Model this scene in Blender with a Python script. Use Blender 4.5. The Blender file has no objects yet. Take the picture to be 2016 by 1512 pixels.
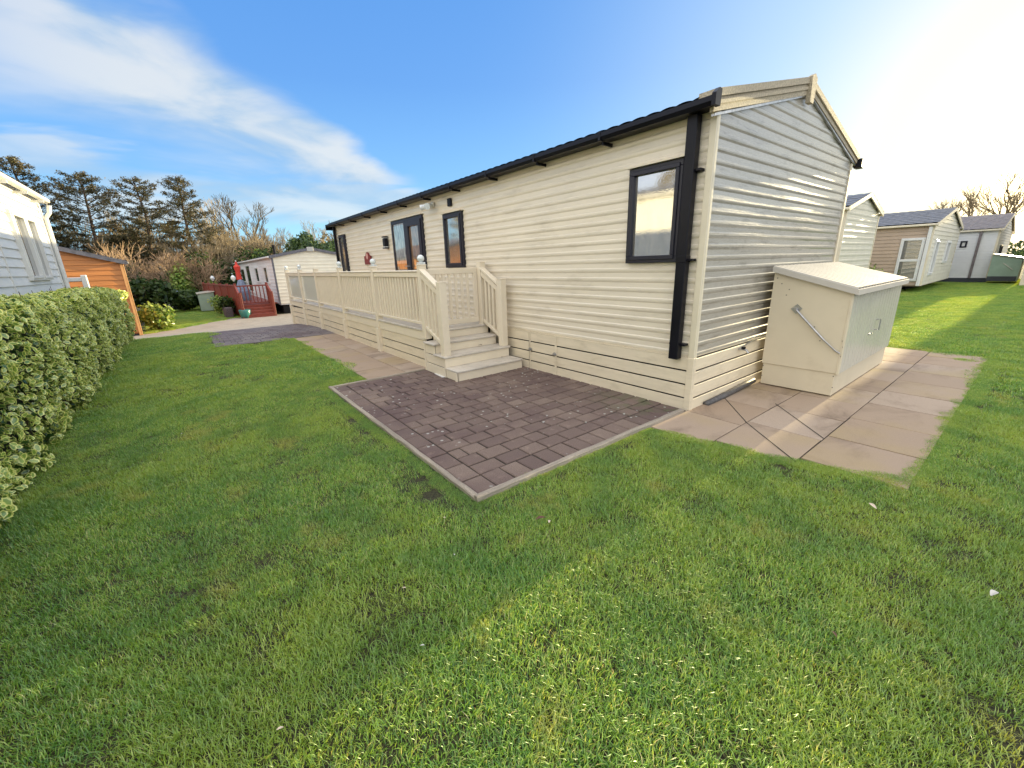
import bpy, math, random
import numpy as np
from mathutils import Vector, Matrix, noise
random.seed(7); rng = np.random.default_rng(7)
SC = bpy.context.scene
COL = SC.collection
R = math.radians

# ------------------------------------------------------------------ camera
cd = bpy.data.cameras.new('camera'); cam = bpy.data.objects.new('camera', cd); COL.objects.link(cam)
cd.sensor_width = 36; cd.lens = 14.354; cd.clip_start = .05; cd.clip_end = 2000
_r = Vector((.6188281, .78499438, -.02890679)); _u = Vector((-.20363089, .19585057, .95925858)); _f = Vector((-.758674, .58772985, -.28104694))
m = Matrix((_r, _u, -_f)).transposed().to_4x4(); m.translation = (1.97468, -3.76833, 1.46962)
cam.matrix_world = m; SC.camera = cam

# ------------------------------------------------------------------ light, sky, exposure
SUN_AZ, SUN_EL = 0.7, 8.0          # degrees, azimuth from +Y towards +X
SC.view_settings.view_transform = 'Standard'; SC.view_settings.look = 'None'
SC.view_settings.gamma = 1; SC.view_settings.exposure = 1.1
sl = bpy.data.lights.new('sun', 'SUN'); sl.energy = 5.0; sl.angle = R(.5); sl.color = (1, .82, .46)
so = bpy.data.objects.new('sun', sl); COL.objects.link(so)
sd = Vector((math.sin(R(SUN_AZ)) * math.cos(R(SUN_EL)), math.cos(R(SUN_AZ)) * math.cos(R(SUN_EL)), math.sin(R(SUN_EL))))
so.rotation_euler = sd.to_track_quat('Z', 'Y').to_euler()

class NT:
    """small helper for writing node trees"""
    def __init__(s, tree): s.t = tree; s.n = tree.nodes; s.l = tree.links
    def new(s, typ, **kw):
        nd = s.n.new(typ)
        for k, v in kw.items(): setattr(nd, k, v)
        return nd
    def put(s, sock, v):
        if isinstance(v, bpy.types.NodeSocket): s.l.new(v, sock)
        elif isinstance(v, (tuple, list)) and len(v) == 3 and sock.type == 'RGBA': sock.default_value = (*v, 1)
        else: sock.default_value = v
    def math(s, op, a, b=0., c=0., clamp=False):
        nd = s.new('ShaderNodeMath', operation=op, use_clamp=clamp)
        for i, v in enumerate((a, b, c)): s.put(nd.inputs[i], v)
        return nd.outputs[0]
    def mix(s, f, a, b, typ='MIX'):
        nd = s.new('ShaderNodeMix', data_type='RGBA', blend_type=typ)
        s.put(nd.inputs[0], f); s.put(nd.inputs[6], a); s.put(nd.inputs[7], b)
        return nd.outputs[2]
    def noise(s, vec, scale, detail=3., rough=.55, dist=0.):
        nd = s.new('ShaderNodeTexNoise'); 
        if vec is not None: s.l.new(vec, nd.inputs['Vector'])
        nd.inputs['Scale'].default_value = scale; nd.inputs['Detail'].default_value = detail
        nd.inputs['Roughness'].default_value = rough; nd.inputs['Distortion'].default_value = dist
        return nd.outputs['Fac']
    def ramp(s, f, pts):
        nd = s.new('ShaderNodeValToRGB'); cr = nd.color_ramp
        while len(cr.elements) < len(pts): cr.elements.new(.5)
        for e, (p, c) in zip(cr.elements, pts): e.position = p; e.color = (*c, 1) if len(c) == 3 else c
        s.put(nd.inputs[0], f); return nd.outputs[0]
    def step(s, f, a, b, lo=0., hi=1.):
        nd = s.new('ShaderNodeMapRange', interpolation_type='SMOOTHSTEP'); s.put(nd.inputs[0], f)
        for i, v in enumerate((a, b, lo, hi)): nd.inputs[i + 1].default_value = v
        return nd.outputs[0]
    def scale(s, vec, sc, loc=(0, 0, 0)):
        nd = s.new('ShaderNodeMapping'); s.l.new(vec, nd.inputs[0]); nd.inputs['Scale'].default_value = sc; nd.inputs['Location'].default_value = loc
        return nd.outputs[0]

w = bpy.data.worlds.new('World'); SC.world = w; w.use_nodes = True
w.node_tree.nodes.clear(); T = NT(w.node_tree)
tc = T.new('ShaderNodeTexCoord').outputs['Generated']
sep = T.new('ShaderNodeSeparateXYZ'); T.l.new(tc, sep.inputs[0]); dx, dy, dz = sep.outputs
el = T.math('MULTIPLY', T.math('ARCSINE', dz), 180 / math.pi)
az = T.math('MULTIPLY', T.math('ARCTAN2', dx, dy), 180 / math.pi)      # 0 = +Y, -90 = -X
dotn = T.new('ShaderNodeVectorMath', operation='DOT_PRODUCT'); T.l.new(tc, dotn.inputs[0]); dotn.inputs[1].default_value = sd
sang = T.math('MULTIPLY', T.math('ARCCOSINE', T.math('MINIMUM', dotn.outputs['Value'], 1.)), 180 / math.pi)
nish = T.new('ShaderNodeTexSky', sky_type='NISHITA'); nish.sun_disc = False
nish.sun_elevation = R(SUN_EL); nish.sun_rotation = R(SUN_AZ); nish.dust_density = 1.; nish.air_density = 1.
# clear-sky colour by height, a little of the physical sky, and the glare round the low sun
clear = T.ramp(T.math('DIVIDE', el, 60., clamp=True), [(0, (.25, .38, .46)), (.07, (.155, .335, .47)), (.17, (.08, .22, .43)), (.33, (.05, .158, .38)), (.5, (.04, .14, .36)), (1, (.05, .14, .34))])
nsc = T.mix(1., nish.outputs[0], (.022, .022, .022), 'MULTIPLY')
base = T.mix(1., clear, nsc, 'ADD')
wideg = T.step(sang, 62, 6); wideg = T.math('POWER', wideg, 1.7)
base = T.mix(T.math('MULTIPLY', wideg, .93), base, T.mix(T.step(sang, 26, 7), (.36, .46, .53), (.60, .56, .40)))
nearg = T.math('POWER', T.step(sang, 15, 0), 1.6)
base = T.mix(1., base, T.mix(nearg, (0, 0, 0), (2.2, 1.6, .75)), 'ADD')
# long bank of cloud in the west: (az, el) band, ragged by noise
cv = T.new('ShaderNodeCombineXYZ'); T.put(cv.inputs[0], T.math('MULTIPLY', az, .035)); T.put(cv.inputs[1], T.math('MULTIPLY', el, .13)); cv = cv.outputs[0]
n1 = T.noise(cv, 1.1, 5, .5, .5); n2 = T.noise(cv, 1.9, 6, .5, .5)
nn = T.math('SUBTRACT', n1, .5)
def band(az0, el0, az1, el1, w0, w1, soft):
    t = T.math('DIVIDE', T.math('SUBTRACT', az, az0), az1 - az0)
    tcl = T.math('MINIMUM', T.math('MAXIMUM', t, 0.), 1.)
    cen = T.math('ADD', el0, T.math('MULTIPLY', tcl, el1 - el0))
    wid = T.math('ADD', w0, T.math('MULTIPLY', tcl, w1 - w0))
    d = T.math('ABSOLUTE', T.math('SUBTRACT', T.math('ADD', el, T.math('MULTIPLY', nn, 11.)), cen))
    a = T.math('SUBTRACT', 1., T.math('DIVIDE', d, wid), clamp=True)
    a = T.step(a, 0., soft)
    return T.math('MULTIPLY', a, T.step(t, 1.06, .90))
c1 = band(-104, 22, -65, 10.6, 10.5, 2.2, .8)
c2 = band(-104, 10.2, -66, 8.6, 1.2, 3.6, .7)
c3 = band(-86, 7.0, -63, 6.0, 1.8, 3.2, .6)
c1 = T.math('MULTIPLY', c1, T.step(n2, .15, .5))
c2 = T.math('MULTIPLY', c2, T.step(n2, .2, .45))
c3 = T.math('MULTIPLY', c3, .8)
cl = T.math('MAXIMUM', T.math('MAXIMUM', c1, T.math('MULTIPLY', c2, .85)), c3)
fade = T.step(az, -116, -88, .35, 1.)
cl = T.math('MULTIPLY', cl, fade)
ccol = T.mix(T.step(n2, .36, .62), (.22, .30, .38), (.41, .42, .41))
base = T.mix(T.math('MULTIPLY', cl, .8), base, ccol)
# unseen bright cloud added overhead and behind the camera to lift the shaded side
over = T.step(el, 36, 62)
behind = T.math('MULTIPLY', T.step(T.math('ABSOLUTE', T.math('SUBTRACT', T.math('ABSOLUTE', T.math('ADD', az, 52.)), 180.)), 118, 70), T.step(el, -2, 12))
ob = T.math('MAXIMUM', over, behind)
n3 = T.noise(tc, 2.2, 5, .55, .4)
ob = T.math('MULTIPLY', ob, T.step(n3, .25, .55, .55, 1.))
base = T.mix(ob, base, (.92, .92, .93))
below = T.step(el, 0, -3)
base = T.mix(below, base, (.05, .07, .04))
bg = T.new('ShaderNodeBackground'); T.l.new(base, bg.inputs[0]); bg.inputs[1].default_value = 1.
wo = T.new('ShaderNodeOutputWorld'); T.l.new(bg.outputs[0], wo.inputs[0])

# ------------------------------------------------------------------ helpers
class MB:
    def __init__(s): s.v = []; s.f = []; s.uv = []
    def add(s, vs, fs):
        b = len(s.v); s.v += [tuple(x) for x in vs]; s.f += [tuple(b + i for i in f) for f in fs]; return s
    def box(s, x0, x1, y0, y1, z0, z1, b=0.):
        if b <= 0:
            return s.add([(x0, y0, z0), (x1, y0, z0), (x1, y1, z0), (x0, y1, z0), (x0, y0, z1), (x1, y0, z1), (x1, y1, z1), (x0, y1, z1)],
                         [(0, 3, 2, 1), (4, 5, 6, 7), (0, 1, 5, 4), (1, 2, 6, 5), (2, 3, 7, 6), (3, 0, 4, 7)])
        b = min(b, (x1 - x0) * .45, (y1 - y0) * .45, (z1 - z0) * .45)
        V = []
        for z, i in ((z0, b), (z0 + b, 0), (z1 - b, 0), (z1, b)):
            if i: V += [(x0 + b, y0 + b, z), (x1 - b, y0 + b, z), (x1 - b, y1 - b, z), (x0 + b, y1 - b, z)]
            else: V += [(x0 + b, y0, z), (x1 - b, y0, z), (x1, y0 + b, z), (x1, y1 - b, z), (x1 - b, y1, z), (x0 + b, y1, z), (x0, y1 - b, z), (x0, y0 + b, z)]
        F = [(3, 2, 1, 0), (20, 21, 22, 23)]
        for k in range(8): F.append((4 + k, 4 + (k + 1) % 8, 12 + (k + 1) % 8, 12 + k))
        for k in range(4):
            a = 4 + 2 * k; c = 12 + 2 * k
            F.append((k, (k + 1) % 4, a + 1, a)); F.append((c, c + 1, 20 + (k + 1) % 4, 20 + k))
            F.append(((k + 1) % 4, 4 + (2 * k + 2) % 8, 4 + 2 * k + 1)); F.append((12 + 2 * k + 1, 12 + (2 * k + 2) % 8, 20 + (k + 1) % 4))
        return s.add(V, F)
    def obox(s, o, u, v, n, a, b, c, bev=0.):
        """box on a frame: o + u*a + v*b + n*c with (lo,hi) ranges"""
        t = MB().box(a[0], a[1], b[0], b[1], c[0], c[1], bev)
        o, u, v, n = map(Vector, (o, u, v, n))
        flip = u.cross(v).dot(n) < 0
        return s.add([o + u * p[0] + v * p[1] + n * p[2] for p in t.v], [tuple(reversed(f)) if flip else f for f in t.f])
    def beam(s, p, q, w, h, up=(0, 0, 1)):
        p, q = Vector(p), Vector(q); d = (q - p); L = d.length; d.normalize(); up = Vector(up)
        sx = d.cross(up).normalized(); uz = sx.cross(d).normalized()
        return s.obox(p, d, sx, uz, (0, L), (-w / 2, w / 2), (-h / 2, h / 2), .003)
    def tube(s, pts, rad, n=8, cap=True):
        pts = [Vector(p) for p in pts]; rs = rad if isinstance(rad, (list, tuple)) else [rad] * len(pts)
        b = len(s.v); pr = None
        for i, p in enumerate(pts):
            d = (pts[min(i + 1, len(pts) - 1)] - pts[max(i - 1, 0)]).normalized()
            if pr is None: a = d.orthogonal().normalized()
            else:
                a = (pr - d * pr.dot(d)); a = a.normalized() if a.length > 1e-6 else d.orthogonal().normalized()
            pr = a; c = d.cross(a)
            for k in range(n):
                t = 2 * math.pi * k / n; s.v.append(tuple(p + (a * math.cos(t) + c * math.sin(t)) * rs[i]))
        for i in range(len(pts) - 1):
            for k in range(n):
                s.f.append((b + i * n + k, b + i * n + (k + 1) % n, b + (i + 1) * n + (k + 1) % n, b + (i + 1) * n + k))
        if cap and n > 2:
            s.f.append(tuple(b + k for k in reversed(range(n)))); e = b + (len(pts) - 1) * n; s.f.append(tuple(e + k for k in range(n)))
        return s
    def lathe(s, c, prof, n=16):
        b = len(s.v)
        for r_, z in prof:
            for k in range(n): t = 2 * math.pi * k / n; s.v.append((c[0] + r_ * math.cos(t), c[1] + r_ * math.sin(t), c[2] + z))
        for i in range(len(prof) - 1):
            for k in range(n): s.f.append((b + i * n + k, b + i * n + (k + 1) % n, b + (i + 1) * n + (k + 1) % n, b + (i + 1) * n + k))
        return s
    def prism(s, poly, o, u, v, n, t0, t1):
        o, u, v, n = map(Vector, (o, u, v, n)); k = len(poly)
        V = [o + u * a + v * b + n * t0 for a, b in poly] + [o + u * a + v * b + n * t1 for a, b in poly]
        F = [tuple(reversed(range(k))), tuple(range(k, 2 * k))] + [(i, (i + 1) % k, k + (i + 1) % k, k + i) for i in range(k)]
        return s.add(V, F)
    def build(s, name, mat, parent=None, smooth=False):
        me = bpy.data.meshes.new(name); me.from_pydata(s.v, [], s.f); me.update()
        if smooth: me.shade_smooth()
        if s.uv and len(s.uv) == len(me.loops):
            ul = me.uv_layers.new(name='UVMap'); ul.data.foreach_set('uv', np.array(s.uv, np.float32).ravel())
        me.materials.append(mat)
        o = bpy.data.objects.new(name, me); COL.objects.link(o)
        if parent:
            o.parent = parent; chain = Matrix.Translation(wloc(parent)); o.matrix_parent_inverse = chain.inverted()
        return o
def wloc(o):
    return WL.get(o.name, Vector((0, 0, 0)))
WL = {}
def tag(o, label=None, cat=None, group=None, kind=None):
    if label: o['label'] = label
    if cat: o['category'] = cat
    if group: o['group'] = group
    if kind: o['kind'] = kind
    return o
def thing(name, loc, label, cat, group=None):
    o = bpy.data.objects.new(name, None); COL.objects.link(o); o.location = loc; o.empty_display_size = .2
    WL[o.name] = Vector(loc); return tag(o, label, cat, group)
def fastmesh(name, V, F, mat, parent=None, attrs=None, uvs=None, link=True):
    """V (n,3) array, F (m,k) int array with constant k"""
    me = bpy.data.meshes.new(name); V = np.asarray(V, np.float32); F = np.asarray(F, np.int32); k = F.shape[1]
    me.vertices.add(len(V)); me.vertices.foreach_set('co', V.ravel())
    me.loops.add(F.size); me.loops.foreach_set('vertex_index', F.ravel())
    me.polygons.add(len(F)); me.polygons.foreach_set('loop_start', np.arange(0, F.size, k, dtype=np.int32))
    me.update(calc_edges=True); me.validate()
    for an, (dom, arr) in (attrs or {}).items():
        at = me.attributes.new(an, 'FLOAT', dom); at.data.foreach_set('value', np.asarray(arr, np.float32))
    if uvs is not None:
        ul = me.uv_layers.new(name='UVMap'); ul.data.foreach_set('uv', np.asarray(uvs, np.float32).ravel())
    me.materials.append(mat)
    o = bpy.data.objects.new(name, me)
    if link: COL.objects.link(o)
    if parent: o.parent = parent; o.matrix_parent_inverse = Matrix.Translation(wloc(parent)).inverted()
    return o
def copy_tree(o, loc, rz, sc=1.):
    c = o.copy(); COL.objects.link(c); c.location = loc; c.rotation_euler = (0, 0, rz); c.scale = (sc,) * 3 if not isinstance(sc, tuple) else sc
    for ch in o.children:
        d = ch.copy(); COL.objects.link(d); d.parent = c
    return c
def zg(x):
    t = min(max((-9. - x) / 9., 0.), 1.); return -.5 * t * t * (3 - 2 * t)

# ------------------------------------------------------------------ materials
MATS = {}
def mat(name, col, rough=.6, metal=0., var=.12, vs=3., bump=0., bs=40., spec=.5, coat=0., dirt=None, stretch=(1, 1, 1), fine=0., alpha=1., sub=0.):
    if name in MATS: return MATS[name]
    mt = bpy.data.materials.new(name); mt.use_nodes = True; mt.node_tree.nodes.clear(); t = NT(mt.node_tree)
    b = t.new('ShaderNodeBsdfPrincipled'); out = t.new('ShaderNodeOutputMaterial'); t.l.new(b.outputs[0], out.inputs[0])
    geo = t.new('ShaderNodeNewGeometry').outputs['Position']; pos = t.scale(geo, stretch)
    n = t.noise(pos, vs, 5, .6)
    c = t.mix(T_(t, n, .3, .7), tuple(x * (1 - var) for x in col), tuple(min(1, x * (1 + var)) for x in col))
    if fine: c = t.mix(t.math('MULTIPLY', t.step(t.noise(pos, vs * 22, 3), .42, .62), fine), c, tuple(x * .45 for x in col))
    if dirt:
        dc, amt, ds, dst = dirt
        c = t.mix(t.math('MULTIPLY', t.step(t.noise(t.scale(geo, dst), ds, 6, .65), .5, .75), amt), c, dc)
    t.put(b.inputs['Base Color'], c); b.inputs['Metallic'].default_value = metal
    t.put(b.inputs['Roughness'], t.math('ADD', rough - .06, t.math('MULTIPLY', n, .12)))
    b.inputs['Specular IOR Level'].default_value = spec; b.inputs['Coat Weight'].default_value = coat; b.inputs['Coat Roughness'].default_value = .12
    if bump:
        bn = t.new('ShaderNodeBump'); bn.inputs['Strength'].default_value = bump; bn.inputs['Distance'].default_value = .01
        t.put(bn.inputs['Height'], t.noise(pos, bs, 4)); t.l.new(bn.outputs[0], b.inputs['Normal'])
    MATS[name] = mt; return mt
def T_(t, n, a, b): return t.step(n, a, b)

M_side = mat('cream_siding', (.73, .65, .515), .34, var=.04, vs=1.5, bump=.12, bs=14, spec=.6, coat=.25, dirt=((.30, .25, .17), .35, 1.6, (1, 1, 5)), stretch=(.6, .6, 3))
M_gable = mat('sky_greyed_gable_siding', (.40, .375, .32), .24, var=.06, vs=1.4, bump=.18, bs=9, spec=.7, coat=.3, dirt=((.20, .18, .15), .8, 2.2, (1, 1, 6)), stretch=(.5, .5, 5), fine=.18)  # cream siding; grey of the reflected sky put into its colour, plus dark mottling
M_trim = mat('cream_trim', (.68, .61, .46), .42, var=.05, bump=.05)
M_skirt = mat('cream_skirting_board', (.70, .61, .455), .5, var=.06, vs=5, bump=.15, bs=60, dirt=((.30, .24, .14), .3, 3, (1, 1, 3)), stretch=(.4, .4, 3))
M_deck = mat('cream_veranda_plastic', (.74, .655, .51), .4, var=.04, vs=4, bump=.08, bs=60, dirt=((.35, .29, .2), .22, 4, (1, 1, 1)))
M_tread = mat('tread_plastic', (.56, .51, .44), .5, var=.12, vs=7, bump=.2, bs=80, dirt=((.22, .18, .14), .5, 6, (1, 1, 1)), stretch=(1, .3, 1), fine=.2)
M_black = mat('black_plastic', (.005, .005, .009), .38, var=.2, spec=.22)
M_frame = mat('dark_window_frame', (.013, .013, .024), .38, var=.15, spec=.4)
M_dark = mat('dark_void', (.008, .007, .006), .9)
M_white = mat('white_plastic', (.70, .70, .68), .4, var=.04)
M_steel = mat('galvanised_steel', (.42, .42, .42), .32, metal=.9, var=.2, vs=20, bump=.1)
M_box = mat('storage_box_panel', (.66, .58, .43), .42, var=.04, vs=2, bump=.08, bs=30, dirt=((.42, .35, .24), .35, 2, (1, 1, 1)))
M_boxside = mat('storage_box_front', (.56, .54, .46), .3, var=.04, vs=2, bump=.06, bs=20, coat=.3)
M_lid = mat('storage_box_lid', (.52, .49, .435), .5, var=.05, vs=3, bump=.08)
M_verge = mat('gritty_verge_board', (.50, .43, .31), .75, var=.25, vs=60, bump=.9, bs=130, fine=.35)
M_rooft = mat('dark_green_roof_sheet', (.018, .045, .045), .45, var=.3, vs=9, bump=.4, bs=50)
M_roofg = mat('grey_roof_tile', (.10, .10, .12), .4, var=.3, vs=8, bump=.4, bs=60, spec=.6)
M_roofb = mat('brown_roof_tile', (.16, .13, .13), .45, var=.3, vs=8, bump=.4, bs=60, spec=.6)
M_red = mat('red_stained_wood', (.19, .035, .018), .5, var=.25, vs=8, bump=.2, stretch=(1, 1, 4))
M_orange = mat('orange_timber_cladding', (.50, .19, .045), .5, var=.16, vs=4, bump=.25, bs=30, stretch=(1, .25, 5), fine=.15)
M_orangetrim = mat('light_orange_trim', (.62, .32, .12), .5)
M_whitewall = mat('white_board_cladding', (.72, .72, .71), .45, var=.04, vs=3, bump=.1, dirt=((.5, .5, .46), .2, 2, (1, 1, 3)))
M_creamw = mat('pale_cream_cladding', (.72, .68, .55), .42, var=.05, vs=3, bump=.1, coat=.2)
M_tan = mat('tan_board_cladding', (.42, .32, .235), .5, var=.06, vs=3, bump=.1)
M_greygab = mat('grey_cladding', (.38, .38, .36), .5, var=.06, vs=3, bump=.1)
M_green = mat('green_painted_metal', (.27, .37, .29), .45, var=.08, vs=3)
M_greend = mat('dark_skirt_boards', (.035, .04, .05), .6)
M_concrete = mat('pale_concrete', (.42, .36, .28), .85, var=.15, vs=6, bump=.4, fine=.2)
M_timber = mat('weathered_timber', (.34, .29, .23), .85, var=.22, vs=9, bump=.8, bs=40, stretch=(.25, 2, 3), fine=.5)
M_timber2 = mat('weathered_timber_side', (.34, .29, .23), .85, var=.22, vs=9, bump=.8, bs=40, stretch=(2, .25, 3), fine=.5)
M_redcloth = mat('red_parasol_cloth', (.55, .05, .03), .8)
M_blue = mat('blue_grey_cover', (.16, .2, .28), .7, var=.3, vs=10)
M_teal = mat('teal_glaze', (.03, .16, .14), .3)
M_maroon = mat('maroon_plate', (.17, .012, .012), .5)
M_pink = mat('pale_oval', (.55, .30, .25), .6)
M_pipe = mat('grey_plastic_pipe', (.09, .085, .085), .5, var=.4, vs=30, fine=.5)
M_bark = mat('dark_bark', (.10, .07, .05), .9, var=.3, vs=8, bump=.8, bs=20)
M_twig = mat('tan_twig', (.27, .21, .125), .85, var=.25, vs=.6)
M_twigo = mat('orange_twig', (.29, .195, .115), .85, var=.25, vs=.6)
M_twigg = mat('grey_olive_twig', (.16, .13, .08), .85, var=.3, vs=.6)
M_globe = mat('clear_globe', (.62, .66, .66), .12, var=.15, vs=30, spec=.8)
M_stone = mat('purple_grey_gravel', (.08, .065, .07), .9, var=.5, vs=30, bump=1., bs=60)

def glass(name, body, gloss=.45, rough=.06, vs=60., frost=0.):
    mt = bpy.data.materials.new(name); mt.use_nodes = True; mt.node_tree.nodes.clear(); t = NT(mt.node_tree)
    out = t.new('ShaderNodeOutputMaterial'); d = t.new('ShaderNodeBsdfPrincipled'); g = t.new('ShaderNodeBsdfGlossy')
    geo = t.new('ShaderNodeNewGeometry').outputs['Position']
    c = t.mix(t.step(t.noise(t.scale(geo, (6, 6, 1.)), 5, 4), .35, .65), tuple(x * .45 for x in body), tuple(x * 1.3 for x in body))
    t.put(d.inputs['Base Color'], c); d.inputs['Roughness'].default_value = .5
    g.inputs['Roughness'].default_value = rough; t.put(g.inputs['Color'], (.95, .95, .95))
    if frost:
        bn = t.new('ShaderNodeBump'); bn.inputs['Strength'].default_value = frost; bn.inputs['Distance'].default_value = .004
        t.put(bn.inputs['Height'], t.noise(geo, vs, 2)); t.l.new(bn.outputs[0], g.inputs['Normal'])
    fr = t.new('ShaderNodeFresnel'); fr.inputs[0].default_value = 1.5
    f = t.math('ADD', t.math('MULTIPLY', fr.outputs[0], 1.), gloss * .5, clamp=True)
    mx = t.new('ShaderNodeMixShader'); t.put(mx.inputs[0], f); t.l.new(d.outputs[0], mx.inputs[1]); t.l.new(g.outputs[0], mx.inputs[2]); t.l.new(mx.outputs[0], out.inputs[0])
    return mt
G_frost = glass('obscured_glass', (.16, .145, .11), .85, .02, 70, .035)
G_door = glass('door_glass', (.24, .13, .06), .30, .02)
G_dark = glass('dark_window_glass', (.06, .06, .06), .5, .03)
G_net = glass('net_curtain_glass', (.30, .30, .26), .35, .04)
def frosted_panel():
    mt = bpy.data.materials.new('frosted_balustrade_glass'); mt.use_nodes = True; t = NT(mt.node_tree); b = t.n['Principled BSDF']
    b.inputs['Base Color'].default_value = (.80, .76, .65, 1); b.inputs['Roughness'].default_value = .12; b.inputs['Transmission Weight'].default_value = .10; b.inputs['IOR'].default_value = 1.05
    b.inputs['Coat Weight'].default_value = 1; b.inputs['Coat Roughness'].default_value = .04
    return mt
G_panel = frosted_panel()

# grass / leaf shaders ------------------------------------------------------
def soil_mat():
    mt = bpy.data.materials.new('lawn_soil'); mt.use_nodes = True; mt.node_tree.nodes.clear(); t = NT(mt.node_tree)
    b = t.new('ShaderNodeBsdfPrincipled'); out = t.new('ShaderNodeOutputMaterial'); t.l.new(b.outputs[0], out.inputs[0])
    p = t.new('ShaderNodeNewGeometry').outputs['Position']
    c = t.mix(t.step(t.noise(p, .8, 5), .35, .65), (.060, .058, .022), (.085, .085, .030))
    c = t.mix(t.step(t.noise(p, 60, 4), .4, .65), c, (.022, .018, .010))
    c = t.mix(t.step(t.noise(p, 4.5, 4), .66, .72), c, (.06, .032, .018))
    t.put(b.inputs['Base Color'], c); b.inputs['Roughness'].default_value = .95
    bn = t.new('ShaderNodeBump'); bn.inputs['Strength'].default_value = 1; bn.inputs['Distance'].default_value = .03
    t.put(bn.inputs['Height'], t.noise(p, 90, 3)); t.l.new(bn.outputs[0], b.inputs['Normal']); return mt
M_soil = soil_mat()
def blade_mat():
    mt = bpy.data.materials.new('grass_blade'); mt.use_nodes = True; mt.node_tree.nodes.clear(); t = NT(mt.node_tree)
    out = t.new('ShaderNodeOutputMaterial'); d = t.new('ShaderNodeBsdfDiffuse'); tr = t.new('ShaderNodeBsdfTranslucent'); g = t.new('ShaderNodeBsdfGlossy')
    p = t.new('ShaderNodeNewGeometry').outputs['Position']
    a = t.new('ShaderNodeAttribute', attribute_name='bc').outputs['Fac']
    big = t.step(t.noise(p, .55, 4, .6), .36, .64); mid = t.step(t.noise(p, 2.6, 4, .6), .38, .66)
    c = t.ramp(a, [(0, (.055, .15, .035)), (.35, (.15, .33, .045)), (.7, (.29, .50, .07)), (.90, (.46, .56, .14)), (1, (.60, .55, .31))])
    c = t.mix(t.math('MULTIPLY', big, .55), c, (.36, .46, .07)); c = t.mix(t.math('MULTIPLY', mid, .5), c, (.07, .22, .045))
    yel = t.step(t.noise(p, 1.7, 5, .65), .56, .70); c = t.mix(t.math('MULTIPLY', yel, .6), c, (.42, .42, .11))
    t.put(d.inputs['Color'], c); t.put(tr.inputs['Color'], t.mix(1., c, (1.9, 1.45, .6), 'MULTIPLY'))
    mx = t.new('ShaderNodeMixShader'); mx.inputs[0].default_value = .42; t.l.new(d.outputs[0], mx.inputs[1]); t.l.new(tr.outputs[0], mx.inputs[2])
    g.inputs['Roughness'].default_value = .35; t.put(g.inputs['Color'], (.8, .9, .8))
    m2 = t.new('ShaderNodeMixShader'); m2.inputs[0].default_value = .06; t.l.new(mx.outputs[0], m2.inputs[1]); t.l.new(g.outputs[0], m2.inputs[2]); t.l.new(m2.outputs[0], out.inputs[0])
    return mt
M_blade = blade_mat()
def leaf_mat(name, dark, mid, light, margin=None, gl=.1, trans=.3):
    mt = bpy.data.materials.new(name); mt.use_nodes = True; mt.node_tree.nodes.clear(); t = NT(mt.node_tree)
    out = t.new('ShaderNodeOutputMaterial'); d = t.new('ShaderNodeBsdfDiffuse'); tr = t.new('ShaderNodeBsdfTranslucent'); g = t.new('ShaderNodeBsdfGlossy')
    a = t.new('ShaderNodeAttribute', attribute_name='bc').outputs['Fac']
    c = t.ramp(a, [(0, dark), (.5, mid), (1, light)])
    if margin:
        uv = t.new('ShaderNodeUVMap').outputs[0]; s3 = t.new('ShaderNodeSeparateXYZ'); t.l.new(uv, s3.inputs[0])
        p = t.new('ShaderNodeNewGeometry').outputs['Position']
        e = t.math('ADD', s3.outputs[0], t.math('MULTIPLY', t.math('SUBTRACT', t.noise(p, 60, 2), .5), .5))
        c = t.mix(t.math('MULTIPLY', t.step(e, .5, .6), t.step(a, .1, .5)), c, margin)
    for s_ in (d, tr): t.put(s_.inputs['Color'], c)
    mx = t.new('ShaderNodeMixShader'); mx.inputs[0].default_value = trans; t.l.new(d.outputs[0], mx.inputs[1]); t.l.new(tr.outputs[0], mx.inputs[2])
    g.inputs['Roughness'].default_value = .28; t.put(g.inputs['Color'], (.9, .95, 1))
    m2 = t.new('ShaderNodeMixShader'); m2.inputs[0].default_value = gl; t.l.new(mx.outputs[0], m2.inputs[1]); t.l.new(g.outputs[0], m2.inputs[2]); t.l.new(m2.outputs[0], out.inputs[0])
    return mt
L_hedge = leaf_mat('variegated_leaf', (.035, .095, .018), (.15, .28, .04), (.32, .45, .08), (.80, .80, .24), .07)
L_bush = leaf_mat('laurel_leaf', (.06, .13, .02), (.17, .28, .04), (.36, .42, .10), None, .03)
L_darkb = leaf_mat('dark_evergreen_leaf', (.010, .026, .008), (.03, .06, .016), (.08, .12, .03), None, .015)
L_conif = leaf_mat('conifer_needles', (.045, .050, .024), (.10, .095, .045), (.24, .17, .085), None, .03, .2)
L_cypr = leaf_mat('cypress_foliage', (.02, .045, .015), (.05, .095, .025), (.12, .16, .04), None, .03, .2)
L_scrub = leaf_mat('scrub_twig_mass', (.07, .06, .028), (.17, .135, .07), (.33, .26, .14), None, .02, .2)

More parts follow.
